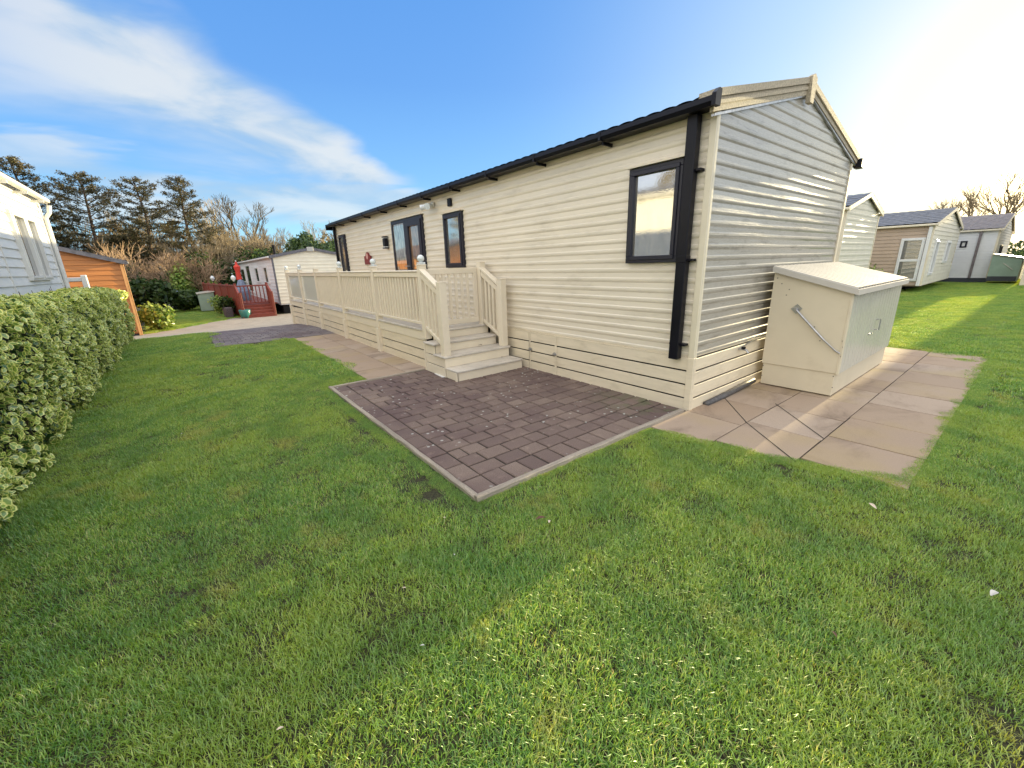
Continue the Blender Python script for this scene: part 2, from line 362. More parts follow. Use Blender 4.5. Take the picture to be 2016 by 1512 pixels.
# ------------------------------------------------------------------ ground
def strip_sheet(name, x0, x1, y0, y1, dz, mt, kind='structure', nx=None, label=None):
    b = MB(); n = nx or max(1, int(abs(x1 - x0) / .6)); xs = [x0 + (x1 - x0) * i / n for i in range(n + 1)]
    for i in range(n):
        a, c = xs[i], xs[i + 1]; b.add([(a, y0, zg(a) + dz), (c, y0, zg(c) + dz), (c, y1, zg(c) + dz), (a, y1, zg(a) + dz)], [(0, 1, 2, 3)])
    o = b.build(name, mt); return tag(o, kind=kind)
gb = MB(); xs = [-900, -400, -200, -100, -60, -40, -30, -24] + [-18 + .5 * i for i in range(0, 20)] + [-8, 0, 10, 40, 200, 900]
ys = [-900, -100, -20, -8, -2, 6, 20, 60, 200, 900]
for i in range(len(xs) - 1):
    for j in range(len(ys) - 1):
        a, c, d, e = xs[i], xs[i + 1], ys[j], ys[j + 1]
        gb.add([(a, d, zg(a)), (c, d, zg(c)), (c, e, zg(c)), (a, e, zg(a))], [(0, 1, 2, 3)])
tag(gb.build('ground', M_soil), kind='structure')
M_road = mat('asphalt_road', (.30, .265, .22), .9, var=.12, vs=2, bump=.5, bs=150, fine=.2)
strip_sheet('road', -16.9, -12.75, -40, 60, .006, M_road)
rb = MB()
for i in range(11):
    a = -16.9 - .31 * i; c = a - .31; ya_ = -5.0 + (-16.9 - a) * .8; yb_ = -5.0 + (-16.9 - c) * .8
    rb.add([(c, yb_, zg(c) + .006), (a, ya_, zg(a) + .006), (a, 60, zg(a) + .006), (c, 60, zg(c) + .006)], [(0, 1, 2, 3)])
tag(rb.build('road_apron', M_road), kind='structure')
strip_sheet('road_kerb', -12.75, -12.6, -40, 60, .03, M_concrete)

# block paving ---------------------------------------------------------------
def paving_mat(name, a, b, c, moss=True):
    mt = bpy.data.materials.new(name); mt.use_nodes = True; mt.node_tree.nodes.clear(); t = NT(mt.node_tree)
    bs = t.new('ShaderNodeBsdfPrincipled'); out = t.new('ShaderNodeOutputMaterial'); t.l.new(bs.outputs[0], out.inputs[0])
    p = t.new('ShaderNodeNewGeometry').outputs['Position']; at = t.new('ShaderNodeAttribute', attribute_name='bc').outputs['Fac']
    col = t.ramp(at, [(0, a), (.55, b), (1, c)])
    col = t.mix(t.math('MULTIPLY', t.step(t.noise(p, 130, 4, .7), .42, .6), .5), col, tuple(x * .45 for x in b))
    col = t.mix(t.math('MULTIPLY', t.step(t.noise(p, 1.3, 4), .42, .65), .55), col, (.075, .042, .045))
    col = t.mix(t.math('MULTIPLY', t.step(t.noise(p, 9, 5, .7), .55, .75), .4), col, tuple(min(1, x * 1.5) for x in c))
    if moss:
        vo = t.new('ShaderNodeTexVoronoi'); t.l.new(p, vo.inputs['Vector']); vo.inputs['Scale'].default_value = 11; vo.inputs['Randomness'].default_value = 1
        spot = t.math('MULTIPLY', t.step(vo.outputs['Distance'], .17, .11), t.step(t.noise(p, 1.1, 2), .42, .52))
        col = t.mix(t.math('MULTIPLY', spot, .85), col, (.42, .42, .38))
        sp = t.new('ShaderNodeSeparateXYZ'); t.l.new(p, sp.inputs[0])
        gm = t.math('MULTIPLY', t.math('MULTIPLY', t.step(sp.outputs[1], -.75, -.15), t.step(sp.outputs[0], -1.3, -.3)), t.step(t.noise(p, 5, 3), .4, .6))
        col = t.mix(t.math('MULTIPLY', gm, .5), col, (.07, .11, .03))
    t.put(bs.inputs['Base Color'], col); bs.inputs['Roughness'].default_value = .85
    bn = t.new('ShaderNodeBump'); bn.inputs['Strength'].default_value = .8; bn.inputs['Distance'].default_value = .006
    t.put(bn.inputs['Height'], t.noise(p, 110, 4, .7)); t.l.new(bn.outputs[0], bs.inputs['Normal']); return mt
M_block = paving_mat('brown_block_paver', (.135, .092, .080), (.172, .120, .100), (.225, .165, .132))
M_blockg = paving_mat('grey_block_paver', (.115, .095, .105), (.165, .14, .145), (.22, .19, .18), False)
def slab_mat():
    mt = bpy.data.materials.new('concrete_slab'); mt.use_nodes = True; mt.node_tree.nodes.clear(); t = NT(mt.node_tree)
    bs = t.new('ShaderNodeBsdfPrincipled'); out = t.new('ShaderNodeOutputMaterial'); t.l.new(bs.outputs[0], out.inputs[0])
    p = t.new('ShaderNodeNewGeometry').outputs['Position']; at = t.new('ShaderNodeAttribute', attribute_name='bc').outputs['Fac']
    off = t.new('ShaderNodeCombineXYZ'); t.put(off.inputs[0], t.math('MULTIPLY', at, 37.)); t.put(off.inputs[1], t.math('MULTIPLY', at, 53.)); va = t.new('ShaderNodeVectorMath', operation='ADD'); t.l.new(p, va.inputs[0]); t.l.new(off.outputs[0], va.inputs[1]); p = va.outputs[0]
    col = t.ramp(at, [(0, (.32, .235, .165)), (.5, (.35, .262, .19)), (1, (.385, .30, .23))])
    col = t.mix(t.math('MULTIPLY', t.step(t.noise(t.scale(p, (1, .55, 1)), 2.1, 7, .68, .6), .47, .72), .7), col, (.15, .105, .072))
    col = t.mix(t.math('MULTIPLY', t.step(t.noise(p, .8, 3), .5, .68), .45), col, (.36, .27, .12))
    col = t.mix(t.math('MULTIPLY', t.step(t.noise(p, 170, 3), .5, .65), .3), col, (.16, .12, .09))
    t.put(bs.inputs['Base Color'], col); bs.inputs['Roughness'].default_value = .85
    bn = t.new('ShaderNodeBump'); bn.inputs['Strength'].default_value = .4; bn.inputs['Distance'].default_value = .004
    t.put(bn.inputs['Height'], t.noise(p, 90, 5, .7)); t.l.new(bn.outputs[0], bs.inputs['Normal']); return mt
M_slab = slab_mat()
M_joint = mat('dark_joint_soil', (.022, .018, .012), .95, bump=.6, bs=80)
def pavers(name, rects, z0, th, mt, bev, jit, gap):
    V = []; F = []; A = []
    for (x0, x1, y0, y1) in rects:
        g = gap / 2; x0 += g; x1 -= g; y0 += g; y1 -= g; b = bev; zz = zg((x0 + x1) / 2)
        tx, ty, tz = (random.uniform(-jit, jit) for _ in range(3)); k = len(V)
        def Z(x, y, h): return zz + h + tz + tx * (x - (x0 + x1) / 2) / .2 + ty * (y - (y0 + y1) / 2) / .2
        q = lambda: random.uniform(-1, 1) * gap * .25
        c = [(x0 + q(), y0 + q()), (x1 + q(), y0 + q()), (x1 + q(), y1 + q()), (x0 + q(), y1 + q())]
        sx = [1, -1, -1, 1]; sy = [1, 1, -1, -1]
        for (x, y) in c: V.append((x, y, zz + z0 - .01))
        for (x, y) in c: V.append((x, y, Z(x, y, z0 + th - b * .6)))
        for i, (x, y) in enumerate(c): V.append((x + sx[i] * b, y + sy[i] * b, Z(x, y, z0 + th)))
        for i in range(4):
            j = (i + 1) % 4; F.append((k + i, k + j, k + 4 + j, k + 4 + i)); F.append((k + 4 + i, k + 4 + j, k + 8 + j, k + 8 + i))
        F.append((k + 8, k + 9, k + 10, k + 11)); A += [random.random()] * 12
    o = fastmesh(name, V, F, mt, attrs={'bc': ('POINT', A)}); o.data.shade_flat(); return o
# patio x -3.42..-.05, y -2.5..0, courses run along x, soldier edging down the west side
strip_sheet('patio_joints', -3.44, .0, -2.56, .3, .004, M_joint)
rects = []
n_ = 14; wd = (3.42 - .04) / n_
for k in range(n_): rects.append((-3.42 + k * wd, -3.42 + (k + 1) * wd, -2.50, -2.335))
y = -2.335
while y < -.02: rects.append((-.285, -.045, y, min(y + .165, .02))); y += .165
x = -3.42; k = 0
while x < -.30:
    x2 = min(x + .165, -.285); y = -2.335; first = True
    while y < -.02:
        L = (.24, .12, .18, .24, .16)[k % 5] if first else random.choice((.18, .24, .24, .24, .24, .2)); first = False
        rects.append((x, x2, y, min(y + L, .03))); y += L
    x = x2; k += 1
tag(pavers('patio', rects, .004, .012, M_block, .010, .0018, .012), kind='structure')
# brick drive beside the veranda
strip_sheet('drive_joints', -12.6, -8.3, -3.5, -.9, .006, M_joint)
rects = []; x = -12.58; r = 0
while x < -8.75:
    y = -3.48 + (0 if r % 2 else -.08); 
    while y < -.95:
        rects.append((x, x + .17, max(y, -3.48), min(y + .2, -.95))); y += .2
    x += .17; r += 1
for k in range(6): rects.append((-8.7 + 0, -8.32, -3.48 + k * .42, -3.48 + k * .42 + .42))
tag(pavers('brick_driveway', rects, .005, .012, M_blockg, .008, .0015, .012), kind='structure')
# slab path along the veranda
strip_sheet('path_joints', -8.3, -3.46, -2.0, -.9, .004, M_joint)
rects = []
for i in range(8):
    for j in range(2):
        rects.append((-8.28 + i * .6, -8.28 + (i + 1) * .6, -2.02 + j * .56, -2.02 + (j + 1) * .56))
tag(pavers('slab_path', rects, .004, .009, M_slab, .004, .001, .007), kind='structure')
# slab paving at the gable: 3 columns, ragged by the grass that grows over it
M_edge = M_joint
strip_sheet('gable_joints', .0, 1.66, -.28, 5.0, .004, M_joint)
rects = []
XS = [.0, .53, 1.1, 1.70]
for i in range(3):
    y = (-.66, -.52, -.37)[i]
    while y < 4.95:
        rects.append((XS[i], XS[i + 1], y, min(y + .62, 5.0))); y += .62
sp = pavers('slab_paving', rects, .004, .009, M_slab, .004, .0012, .010); tag(sp, kind='structure')
cb = MB()
for (a, b_) in [((.0, .70), (.54, .05)), ((.54, .05), (1.1, -.47)), ((.5, .8), (1.1, .15))]:
    a = Vector((*a, 0)); b_ = Vector((*b_, 0)); d = (b_ - a).normalized(); n_ = Vector((-d.y, d.x, 0)) * .0045
    cb.add([a - n_ + Vector((0, 0, .0155)), b_ - n_ + Vector((0, 0, .0155)), b_ + n_ + Vector((0, 0, .0155)), a + n_ + Vector((0, 0, .0155))], [(0, 1, 2, 3)])
tag(cb.build('slab_cuts', M_joint), kind='structure')

def wob_board(name, p, q, wdt, h, mt, label, nseg=24):
    p, q = Vector(p), Vector(q); d = (q - p).normalized(); s_ = Vector((-d.y, d.x, 0)); V = []; F = []
    for i in range(nseg + 1):
        c = p + (q - p) * (i / nseg); e = [random.uniform(-.0035, .0035) for _ in range(4)]
        V += [c - s_ * (wdt / 2) + Vector((0, 0, -.03)), c - s_ * (wdt / 2 + e[0]) + Vector((0, 0, h - .006)), c - s_ * (wdt / 2 - .007) + Vector((0, 0, h + e[1])),
              c + s_ * (wdt / 2 - .007) + Vector((0, 0, h + e[2])), c + s_ * (wdt / 2 + e[3]) + Vector((0, 0, h - .006)), c + s_ * (wdt / 2) + Vector((0, 0, -.03))]
        if i:
            b = 6 * i
            for k in range(5): F.append((b - 6 + k, b - 6 + k + 1, b + k + 1, b + k))
    F += [(0, 1, 2, 3), (0, 3, 4, 5)]; b = 6 * nseg; F += [(b + 3, b + 2, b + 1, b), (b + 5, b + 4, b + 3, b)]
    o = MB().add(V, F).build(name, mt); return tag(o, label, 'edging board')
wob_board('edging_board', (-3.445, -2.54, 0), (-3.445, -1.12, 0), .035, .030, M_timber2, 'pale timber edging down the hedge side of the brown patio, from slab path to corner').data
wob_board('edging_board', (-3.46, -2.522, 0), (-.03, -2.530, 0), .042, .034, M_timber, 'long grey split timber edging on the front side of the brown patio, facing the lawn')
wob_board('edging_board', (-.018, -2.55, 0), (-.008, -.10, 0), .045, .045, M_timber2, 'short weathered timber edging between patio and slab paving at the caravan corner')

# ------------------------------------------------------------------ siding, windows, roofs
def prof_cove(t):      # outward offset over one board, t 0 bottom .. 1 top
    return [(0, .0), (.08, .0035), (.17, .0072), (.28, .0088), (.43, .0086), (.51, .0012), (.58, .0006), (.80, .0003), (.995, .0)]
def prof_lap(t): return [(0, .02), (.93, .0025), (.94, 0), (.999, 0)]
def siding(bm, o, u, n, z0, z1, pitch, lim, prof, segs=1):
    """rows of boards; lim(z) -> (u_left, u_right)"""
    o, u, n = Vector(o), Vector(u), Vector(n); lv = []
    z = z0
    while z < z1 - 1e-4:
        for t, d in prof(0):
            zz = z + t * pitch
            if zz < z1: lv.append((zz, d))
        z += pitch
    lv.append((z1, 0.)); b = len(bm.v); flip = u.cross(Vector((0, 0, 1))).dot(n) < 0
    for zz, d in lv:
        a, c = lim(zz)
        for k in range(segs + 1):
            uu = a + (c - a) * k / segs; wv = .0012 * math.sin(uu * 3.1 + zz * 7) if segs > 1 else 0
            bm.v.append(tuple(o + u * uu + Vector((0, 0, zz)) + n * (d + wv)))
    for i in range(len(lv) - 1):
        for k in range(segs):
            q = (b + i * (segs + 1) + k, b + i * (segs + 1) + k + 1, b + (i + 1) * (segs + 1) + k + 1, b + (i + 1) * (segs + 1) + k)
            bm.f.append(tuple(reversed(q)) if flip else q)
def window(parent, o, u, n, u0, u1, z0, z1, fm, gm, fw=.06, split=None, proud=.03, vert=None, name='window', hdr=False, sash=True):
    o = Vector(o); u = Vector(u); n = Vector(n); Z = Vector((0, 0, 1)); b = MB()
    A = lambda a0, a1, c0, c1, p0=-.02, p1=proud: b.obox(o, u, Z, n, (a0, a1), (c0, c1), (p0, p1), .004)
    A(u0, u1, z1 - fw, z1); A(u0, u1, z0, z0 + fw); A(u0, u0 + fw, z0 + fw, z1 - fw); A(u1 - fw, u1, z0 + fw, z1 - fw)
    if sash:
        s = fw * .55; p1 = proud + .014
        A(u0 + s, u1 - s, z1 - fw * 1.25, z1 - s, 0, p1); A(u0 + s, u1 - s, z0 + s, z0 + fw * 1.25, 0, p1)
        A(u0 + s, u0 + fw * 1.25, z0 + fw * 1.25, z1 - fw * 1.25, 0, p1); A(u1 - fw * 1.25, u1 - s, z0 + fw * 1.25, z1 - fw * 1.25, 0, p1)
    for sp_ in (split or []): A(sp_ - fw * .8, sp_ + fw * .8, z0 + fw, z1 - fw, -.02, proud + .008)
    for vz in (vert or []): A(u0 + fw, u1 - fw, vz - fw * .6, vz + fw * .6, -.02, proud + .006)
    f = b.build(name, fm, parent)
    g = MB().obox(o, u, Z, n, (u0 + fw * .5, u1 - fw * .5), (z0 + fw * .5, z1 - fw * .5), (.0, .027)); g.build('pane', gm, f)
    if hdr:
        MB().obox(o, u, Z, n, (u0 - .03, u1 + .02), (z1 + .004, z1 + .016), (0, proud + .03)).build('drip_strip', M_trim, parent)
    return f
def roof_sheet(bm, x0, x1, ye, yr, ze, zr, xp=.26, yp=.36, amp=.02, dx=.065):
    """tiled sheet from eave (ye,ze) to ridge (yr,zr)"""
    n = int((x1 - x0) / dx); L = math.hypot(yr - ye, zr - ze); rows = max(2, int(L / yp)); b = len(bm.v); cols = n + 1; lv = []
    for r_ in range(rows):
        lv += [(r_ / rows, .018), ((r_ + .97) / rows, .0)]
    lv.append((1., 0.))
    nz = Vector((0, -(zr - ze) * (1 if yr > ye else -1), abs(yr - ye))).normalized()
    for t, h in lv:
        for i in range(cols):
            x = x0 + (x1 - x0) * i / n; ww = amp * abs(math.sin(math.pi * x / xp)) ** .8
            bm.v.append(tuple(Vector((x, ye + (yr - ye) * t, ze + (zr - ze) * t)) + nz * (h + ww)))
    up = yr > ye
    for j in range(len(lv) - 1):
        for i in range(n):
            q = (b + j * cols + i, b + j * cols + i + 1, b + (j + 1) * cols + i + 1, b + (j + 1) * cols + i)
            bm.f.append(q if up else tuple(reversed(q)))

def home(root, x0, x1, y0, y1, zf, ze, zr, wm, gm, rm, tm, pitch=.11, prof=prof_lap, gpitch=None, over=.1, tile=True, trimw=.05, gutter=True, gutm=None):
    """caravan body with ridge along x; walls, roof, corner trims, verge boards, gutters"""
    yc = (y0 + y1) / 2; gp = gpitch or pitch
    def lim(z):
        if z <= ze: return (0, y1 - y0)
        k = (z - ze) / (zr - ze); return (k * (y1 - y0) / 2, (y1 - y0) * (1 - k / 2))
    b = MB(); siding(b, (x0, y0, 0), (1, 0, 0), (0, -1, 0), zf, ze, pitch, lambda z: (0, x1 - x0), prof); siding(b, (x0, y1, 0), (1, 0, 0), (0, 1, 0), zf, ze, pitch, lambda z: (0, x1 - x0), prof)
    b.box(x0 + .03, x1 - .03, y0 + .03, y1 - .03, zf - .04, ze)
    b.build('wall', wm, root)
    b = MB(); siding(b, (x1, y0, 0), (0, 1, 0), (1, 0, 0), zf, zr, gp, lim, prof); b.build('gable_wall', gm, root)
    b = MB(); siding(b, (x0, y0, 0), (0, 1, 0), (-1, 0, 0), zf, zr, gp, lim, prof)
    b.build('gable_wall', gm, root)
    sl_ = (zr - ze) / (yc - y0); eo = .12
    b = MB(); za = ze - eo * sl_ + .06
    roof_sheet(b, x0 - over, x1 + over, y0 - eo, yc, za, zr + .06, amp=.02 if tile else .003, xp=.26); roof_sheet(b, x0 - over, x1 + over, y1 + eo, yc, za, zr + .06, amp=.02 if tile else .003, xp=.26)
    b.build('roof', rm, root)
    for xx in (x1 + over - .03, x0 - over):
        b = MB()
        for s in (-1, 1):
            yb = y0 - eo if s < 0 else y1 + eo
            b.prism([(yb, za - .11), (yc, zr - .05), (yc, zr + .075), (yb, za + .015)], (0, 0, 0), (0, 1, 0), (0, 0, 1), (1, 0, 0), xx, xx + .03)
        b.build('verge_board', tm, root)
    for xx in (x0, x1):
        for yy in (y0, y1):
            b = MB(); sx = -1 if xx == x0 else 1; sy = -1 if yy == y0 else 1
            b.box(min(xx, xx + sx * .02) - (0 if sx > 0 else 0), max(xx, xx + sx * .02), min(yy + sy * .02, yy - sy * trimw), max(yy + sy * .02, yy - sy * trimw), zf - .02, ze)
            b.box(min(xx, xx - sx * trimw), max(xx, xx - sx * trimw), min(yy, yy + sy * .022), max(yy, yy + sy * .022), zf - .02, ze)
            b.build('corner_trim', tm, root)
    if gutter:
        g_ = gutm or tm
        for s, yy in ((-1, y0 - eo), (1, y1 + eo)):
            MB().box(x0 - over, x1 + over, yy - .05, yy + .05, za - .085, za - .01, .015).build('gutter', g_, root)
    return root

# ------------------------------------------------------------------ MAIN CARAVAN
L_, W_, ZS, ZE, ZR = 11., 3.73, .545, 2.65, 3.13
mc = thing('static_caravan', (0, 0, 0), 'large cream ribbed static caravan with black gutter and dark framed windows, beside the brown patio', 'static caravan')
b = MB(); siding(b, (0, 0, 0), (-1, 0, 0), (0, -1, 0), ZS, ZE + .02, .1002, lambda z: (.0, L_), prof_cove, 60); b.build('long_wall', M_side, mc)
b = MB(); siding(b, (-L_, W_, 0), (1, 0, 0), (0, 1, 0), ZS, ZE, .1002, lambda z: (0, L_), prof_cove); b.build('rear_wall', M_side, mc)
def lim(z):
    if z <= ZE: return (0, W_)
    k = (z - ZE) / (ZR - ZE); return (k * 1.78, W_ - k * (W_ - 1.78))
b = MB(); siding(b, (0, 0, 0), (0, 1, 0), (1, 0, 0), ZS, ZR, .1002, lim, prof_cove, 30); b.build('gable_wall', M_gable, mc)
b = MB(); siding(b, (-L_, 0, 0), (0, 1, 0), (-1, 0, 0), ZS, ZR, .1002, lim, prof_cove); b.build('gable_wall', M_side, mc)
MB().box(-L_ + .02, -.02, .02, W_ - .02, .0, ZE - .01).build('body', M_dark, mc)
# corner trims
b = MB(); b.box(-.045, .016, -.018, .0, ZS, ZE + .03, .003); b.box(.0, .018, -.001, .035, ZS, ZE + .02, .003); b.build('corner_trim', M_trim, mc)
MB().box(.0, .018, W_ - .035, W_ + .018, ZS, ZE, .003).build('corner_trim', M_trim, mc)
# left hand corner dark strip
MB().box(-L_ - .02, -L_ + .05, -.03, .0, ZS, ZE - .03, .004).build('corner_trim', M_black, mc)
# roof
ye, ze_ = -.13, 2.715; yc = 1.78
b = MB(); roof_sheet(b, -L_ - .12, -.09, ye, yc, ze_, ZR + .065, xp=.15, amp=.010, dx=.03); roof_sheet(b, -L_ - .12, -.09, W_ + .13, yc, ze_ - .01, ZR + .065, xp=.15, amp=.010, dx=.03)
rf = b.build('roof', M_rooft, mc)
b = MB(); b.box(-L_ - .1, .0, -.12, .0, ZE + .0, ZE + .045); b.build('soffit', M_black, mc)
# gutter front: half-round-ish box with outlets, with brackets as sub parts
gp = [(-.135, 2.705), (-.2, 2.705), (-.205, 2.665), (-.185, 2.635), (-.15, 2.635), (-.13, 2.66)]
gt = MB(); gt.prism([(a, z) for a, z in gp], (0, 0, 0), (0, 1, 0), (0, 0, 1), (1, 0, 0), -L_ - .12, .085); gt = gt.build('gutter', M_black, mc)
for k, gx in enumerate([-1.1, -2.1, -3.1, -4.1, -5.1, -6.1, -7.1, -8.1, -9.1, -10.1]):
    q = MB(); q.box(gx, gx + .03, -.21, -.13, 2.628, 2.712, .004); q.box(gx + .004, gx + .026, -.15, -.0, 2.60, 2.632, .003); q.build('gutter_bracket', M_black, gt)
MB().box(-L_ - .14, -L_ - .10, -.21, .0, 2.56, 2.71, .01).build('gutter_end', M_black, mc)
MB().box(-L_ - .12, .08, W_ + .12, W_ + .2, 2.63, 2.705, .02).build('gutter', M_black, mc)
# verge boards with grit and ribbed steps
for s in (-1, 1):
    def yy(t): return (-.13 + (yc + .13) * t) if s < 0 else (W_ + .13 - (W_ - yc + .13) * t)
    za, zb = 2.605, ZR - .075 + .07
    b = MB()
    lo0, hi0, lo1, hi1 = (2.605, 2.765, ZR - .045, ZR + .115) if s < 0 else (2.655, 2.755, ZR + .0, ZR + .115)
    b.prism([(yy(0), lo0), (yy(1), lo1), (yy(1), hi1 - .06), (yy(0), hi0 - .06)], (0, 0, 0), (0, 1, 0), (0, 0, 1), (1, 0, 0), .003, .036)
    b.prism([(yy(0), hi0 - .058), (yy(1), hi1 - .058), (yy(1), hi1), (yy(0), hi0)], (0, 0, 0), (0, 1, 0), (0, 0, 1), (1, 0, 0), -.10, .052)
    b.prism([(yy(0), lo0 + .048), (yy(1), lo1 + .048), (yy(1), lo1 + .075), (yy(0), lo0 + .075)], (0, 0, 0), (0, 1, 0), (0, 0, 1), (1, 0, 0), .037, .048)
    vb = b.build('verge_board', M_verge, mc)
    q = MB(); q.prism([(yy(.02), lo0 - .022), (yy(.98), lo1 - .022), (yy(.98), lo1 - .002), (yy(.02), lo0 - .002)], (0, 0, 0), (0, 1, 0), (0, 0, 1), (1, 0, 0), .0, .028); q.build('verge_trim', M_steel, vb)
MB().prism([(yc - .045, ZR - .13), (yc + .045, ZR - .13), (yc + .07, ZR + .10), (yc, ZR + .135), (yc - .07, ZR + .10)], (0, 0, 0), (0, 1, 0), (0, 0, 1), (1, 0, 0), .03, .075).build('ridge_cap', M_verge, mc)
MB().box(.0, .09, W_ + .1, W_ + .23, 2.60, 2.72, .012).build('gutter_end', M_black, mc)
MB().prism([(-.21, 2.63), (-.13, 2.63), (-.12, 2.75), (-.16, 2.755), (-.21, 2.715)], (0, 0, 0), (0, 1, 0), (0, 0, 1), (1, 0, 0), .053, .088).build('gutter_end', M_black, mc)
# downpipe at the near corner
dp = MB().box(-.205, -.11, -.105, -.025, .525, 2.64, .006).build('downpipe', M_black, mc)
for z in (.66, 1.45, 2.2): MB().box(-.225, -.06, -.075, .0, z, z + .022, .003).build('pipe_bracket', M_black, dp)
MB().box(-.208, -.107, -.108, -.022, 1.44, 1.50, .003).build('pipe_collar', M_black, dp)
dp2 = MB(); dp2.box(-L_ + .10, -L_ + .17, -.09, -.025, .4, 2.64, .006).build('downpipe', M_black, mc)
# windows and door (u runs from the near corner towards -x)
O, U, N = (0, 0, 0), (-1, 0, 0), (0, -1, 0)
window(mc, O, U, N, .235, .815, 1.445, 2.335, M_frame, G_frost, .055, proud=.05, hdr=True)
window(mc, O, U, N, 4.03, 4.63, 1.445, 2.315, M_frame, G_frost, .06, proud=.05, hdr=True)
window(mc, O, U, N, 10.08, 10.6, 1.0, 2.38, M_frame, G_frost, .055, proud=.05, hdr=True)
dr = window(mc, O, U, N, 5.42, 6.86, .60, 2.405, M_frame, G_door, .07, split=[6.17], proud=.045, name='patio_door', hdr=True, sash=False)
b = MB(); 
for a0, a1, c0, c1 in [(5.47, 6.12, 2.24, 2.34), (5.47, 6.12, .66, .78), (5.47, 5.57, .78, 2.24), (6.02, 6.12, .78, 2.24)]: b.obox(O, U, (0, 0, 1), N, (a0, a1), (c0, c1), (.01, .065), .004)
b.build('door_leaf', M_frame, dr)
b = MB(); b.box(-6.09, -6.05, -.1, -.065, 1.48, 1.51); b.box(-6.19, -6.06, -.11, -.10, 1.485, 1.505, .004); b.build('door_handle', M_steel, dr)
# curtains hint behind fixed leaf: pale net
MB().obox(O, U, (0, 0, 1), N, (6.26, 6.78), (1.55, 2.3), (.0275, .0295)).build('net_curtain', G_net, dr)
# wall lamp, vent, floodlight
b = MB(); b.box(-7.27, -7.15, -.10, -.02, 1.93, 2.10, .006); b.box(-7.28, -7.14, -.11, -.015, 2.115, 2.14, .004); b.box(-7.28, -7.14, -.11, -.015, 1.885, 1.91, .004); wl_ = b.build('wall_lamp', M_black, mc)
for z in (2.10, 1.911): MB().box(-7.26, -7.16, -.095, -.02, z, z + .018).build('lamp_glass', M_white, wl_)
b = MB(); b.box(-4.46, -4.34, -.035, -.012, 2.425, 2.545, .004)
for k in range(5): b.box(-4.45, -4.35, -.042, -.035, 2.437 + k * .021, 2.447 + k * .021)
b.build('wall_vent', M_black, mc)
b = MB(); b.box(-5.02, -4.93, -.05, -.012, 2.47, 2.56, .01); b.tube([(-4.97, -.05, 2.52), (-4.97, -.11, 2.50)], .02); fl = b.build('flood_light', M_boxside, mc)
b = MB(); b.tube([(-4.95, -.09, 2.50), (-4.86, -.20, 2.465)], [.035, .055], 14); b.tube([(-5.0, -.09, 2.50), (-5.1, -.2, 2.47)], [.035, .05], 14); b.build('flood_lamp_head', M_globe, fl)
# siding joint cover strip
MB().box(-5.0, -4.985, -.019, -.0, .9, 1.42, .002).build('joint_strip', M_side, mc)
# skirting: four boards with open joints
def skirt(nm, o, u, n, L0, L1, mtx, parent):
    b = MB(); 
    for z0, z1 in ((.003, .119), (.136, .259), (.276, .399), (.416, .535)):
        b.obox(o, u, (0, 0, 1), n, (L0, L1), (z0, z1), (.0, .02), .003)
    return b.build(nm, mtx, parent)
skirt('skirting', O, U, N, .045, 1.87, M_skirt, mc); skirt('skirting', O, U, N, 2.44, 3.4, M_skirt, mc)
ad = skirt('access_door', O, U, N, 1.90, 2.40, M_skirt, mc)
b = MB(); b.box(-1.905, -1.865, -.028, -.021, .003, .54, .002); b.build('door_edge', M_skirt, ad); MB().box(-2.42, -2.395, -.028, -.021, .003, .54, .002).build('door_edge', M_skirt, ad)
for lx in (-2.40, -1.90):
    b = MB(); b.tube([(lx, -.021, .30), (lx, -.034, .30)], .026, 14); b.tube([(lx + .01, -.034, .30), (lx + .01, -.06, .30)], .012, 10); b.box(lx - .028, lx + .045, -.05, -.04, .293, .307, .002); b.build('turn_latch', M_steel, ad)
skirt('skirting', (0, 0, 0), (0, 1, 0), (1, 0, 0), .02, W_, M_skirt, mc)
b = MB(); b.box(-.045, .024, -.026, .0, .0, .545, .004); b.box(.0, .026, -.0, .03, .0, .545, .004); b.build('skirting_corner', M_skirt, mc)
b = MB(); b.box(-L_, -.045, -.022, .0, .537, .5445); b.build('skirting_rail', M_skirt, mc)
# outside tap on the gable
b = MB(); b.tube([(.02, .93, .50), (.10, .93, .50), (.125, .93, .47)], .012, 8); b.tube([(.02, .93, .50), (.02, 1.2, .54), (.03, 1.6, .56)], .009, 8); tp = b.build('outside_tap', M_steel, mc)
MB().tube([(.07, .93, .505), (.07, .93, .53)], .022, 8).build('tap_handle', M_black, tp)
# ------------------------------------------------------------------ wall sign
ws = thing('wall_sign', (-8.5, -.02, 1.57), 'small maroon plaque with arched top on the cream wall above the veranda', 'sign')
b = MB(); b.prism([(-.22, 0), (.22, 0), (.22, .2), (.13, .2)] + [(.11 * math.cos(t), .2 + .09 * math.sin(t)) for t in [i * math.pi / 8 for i in range(1, 8)]] + [(-.13, .2), (-.22, .2)], (-8.5, -.03, 1.57), (1, 0, 0), (0, 0, 1), (0, -1, 0), -.01, .015); b.build('sign_plate', M_maroon, ws)
b = MB(); b.prism([(.06 * math.cos(t), .19 + .07 * math.sin(t)) for t in [i * math.pi / 8 for i in range(16)]], (-8.5, -.045, 1.57), (1, 0, 0), (0, 0, 1), (0, -1, 0), 0., .006); b.build('sign_emblem', M_pink, ws)

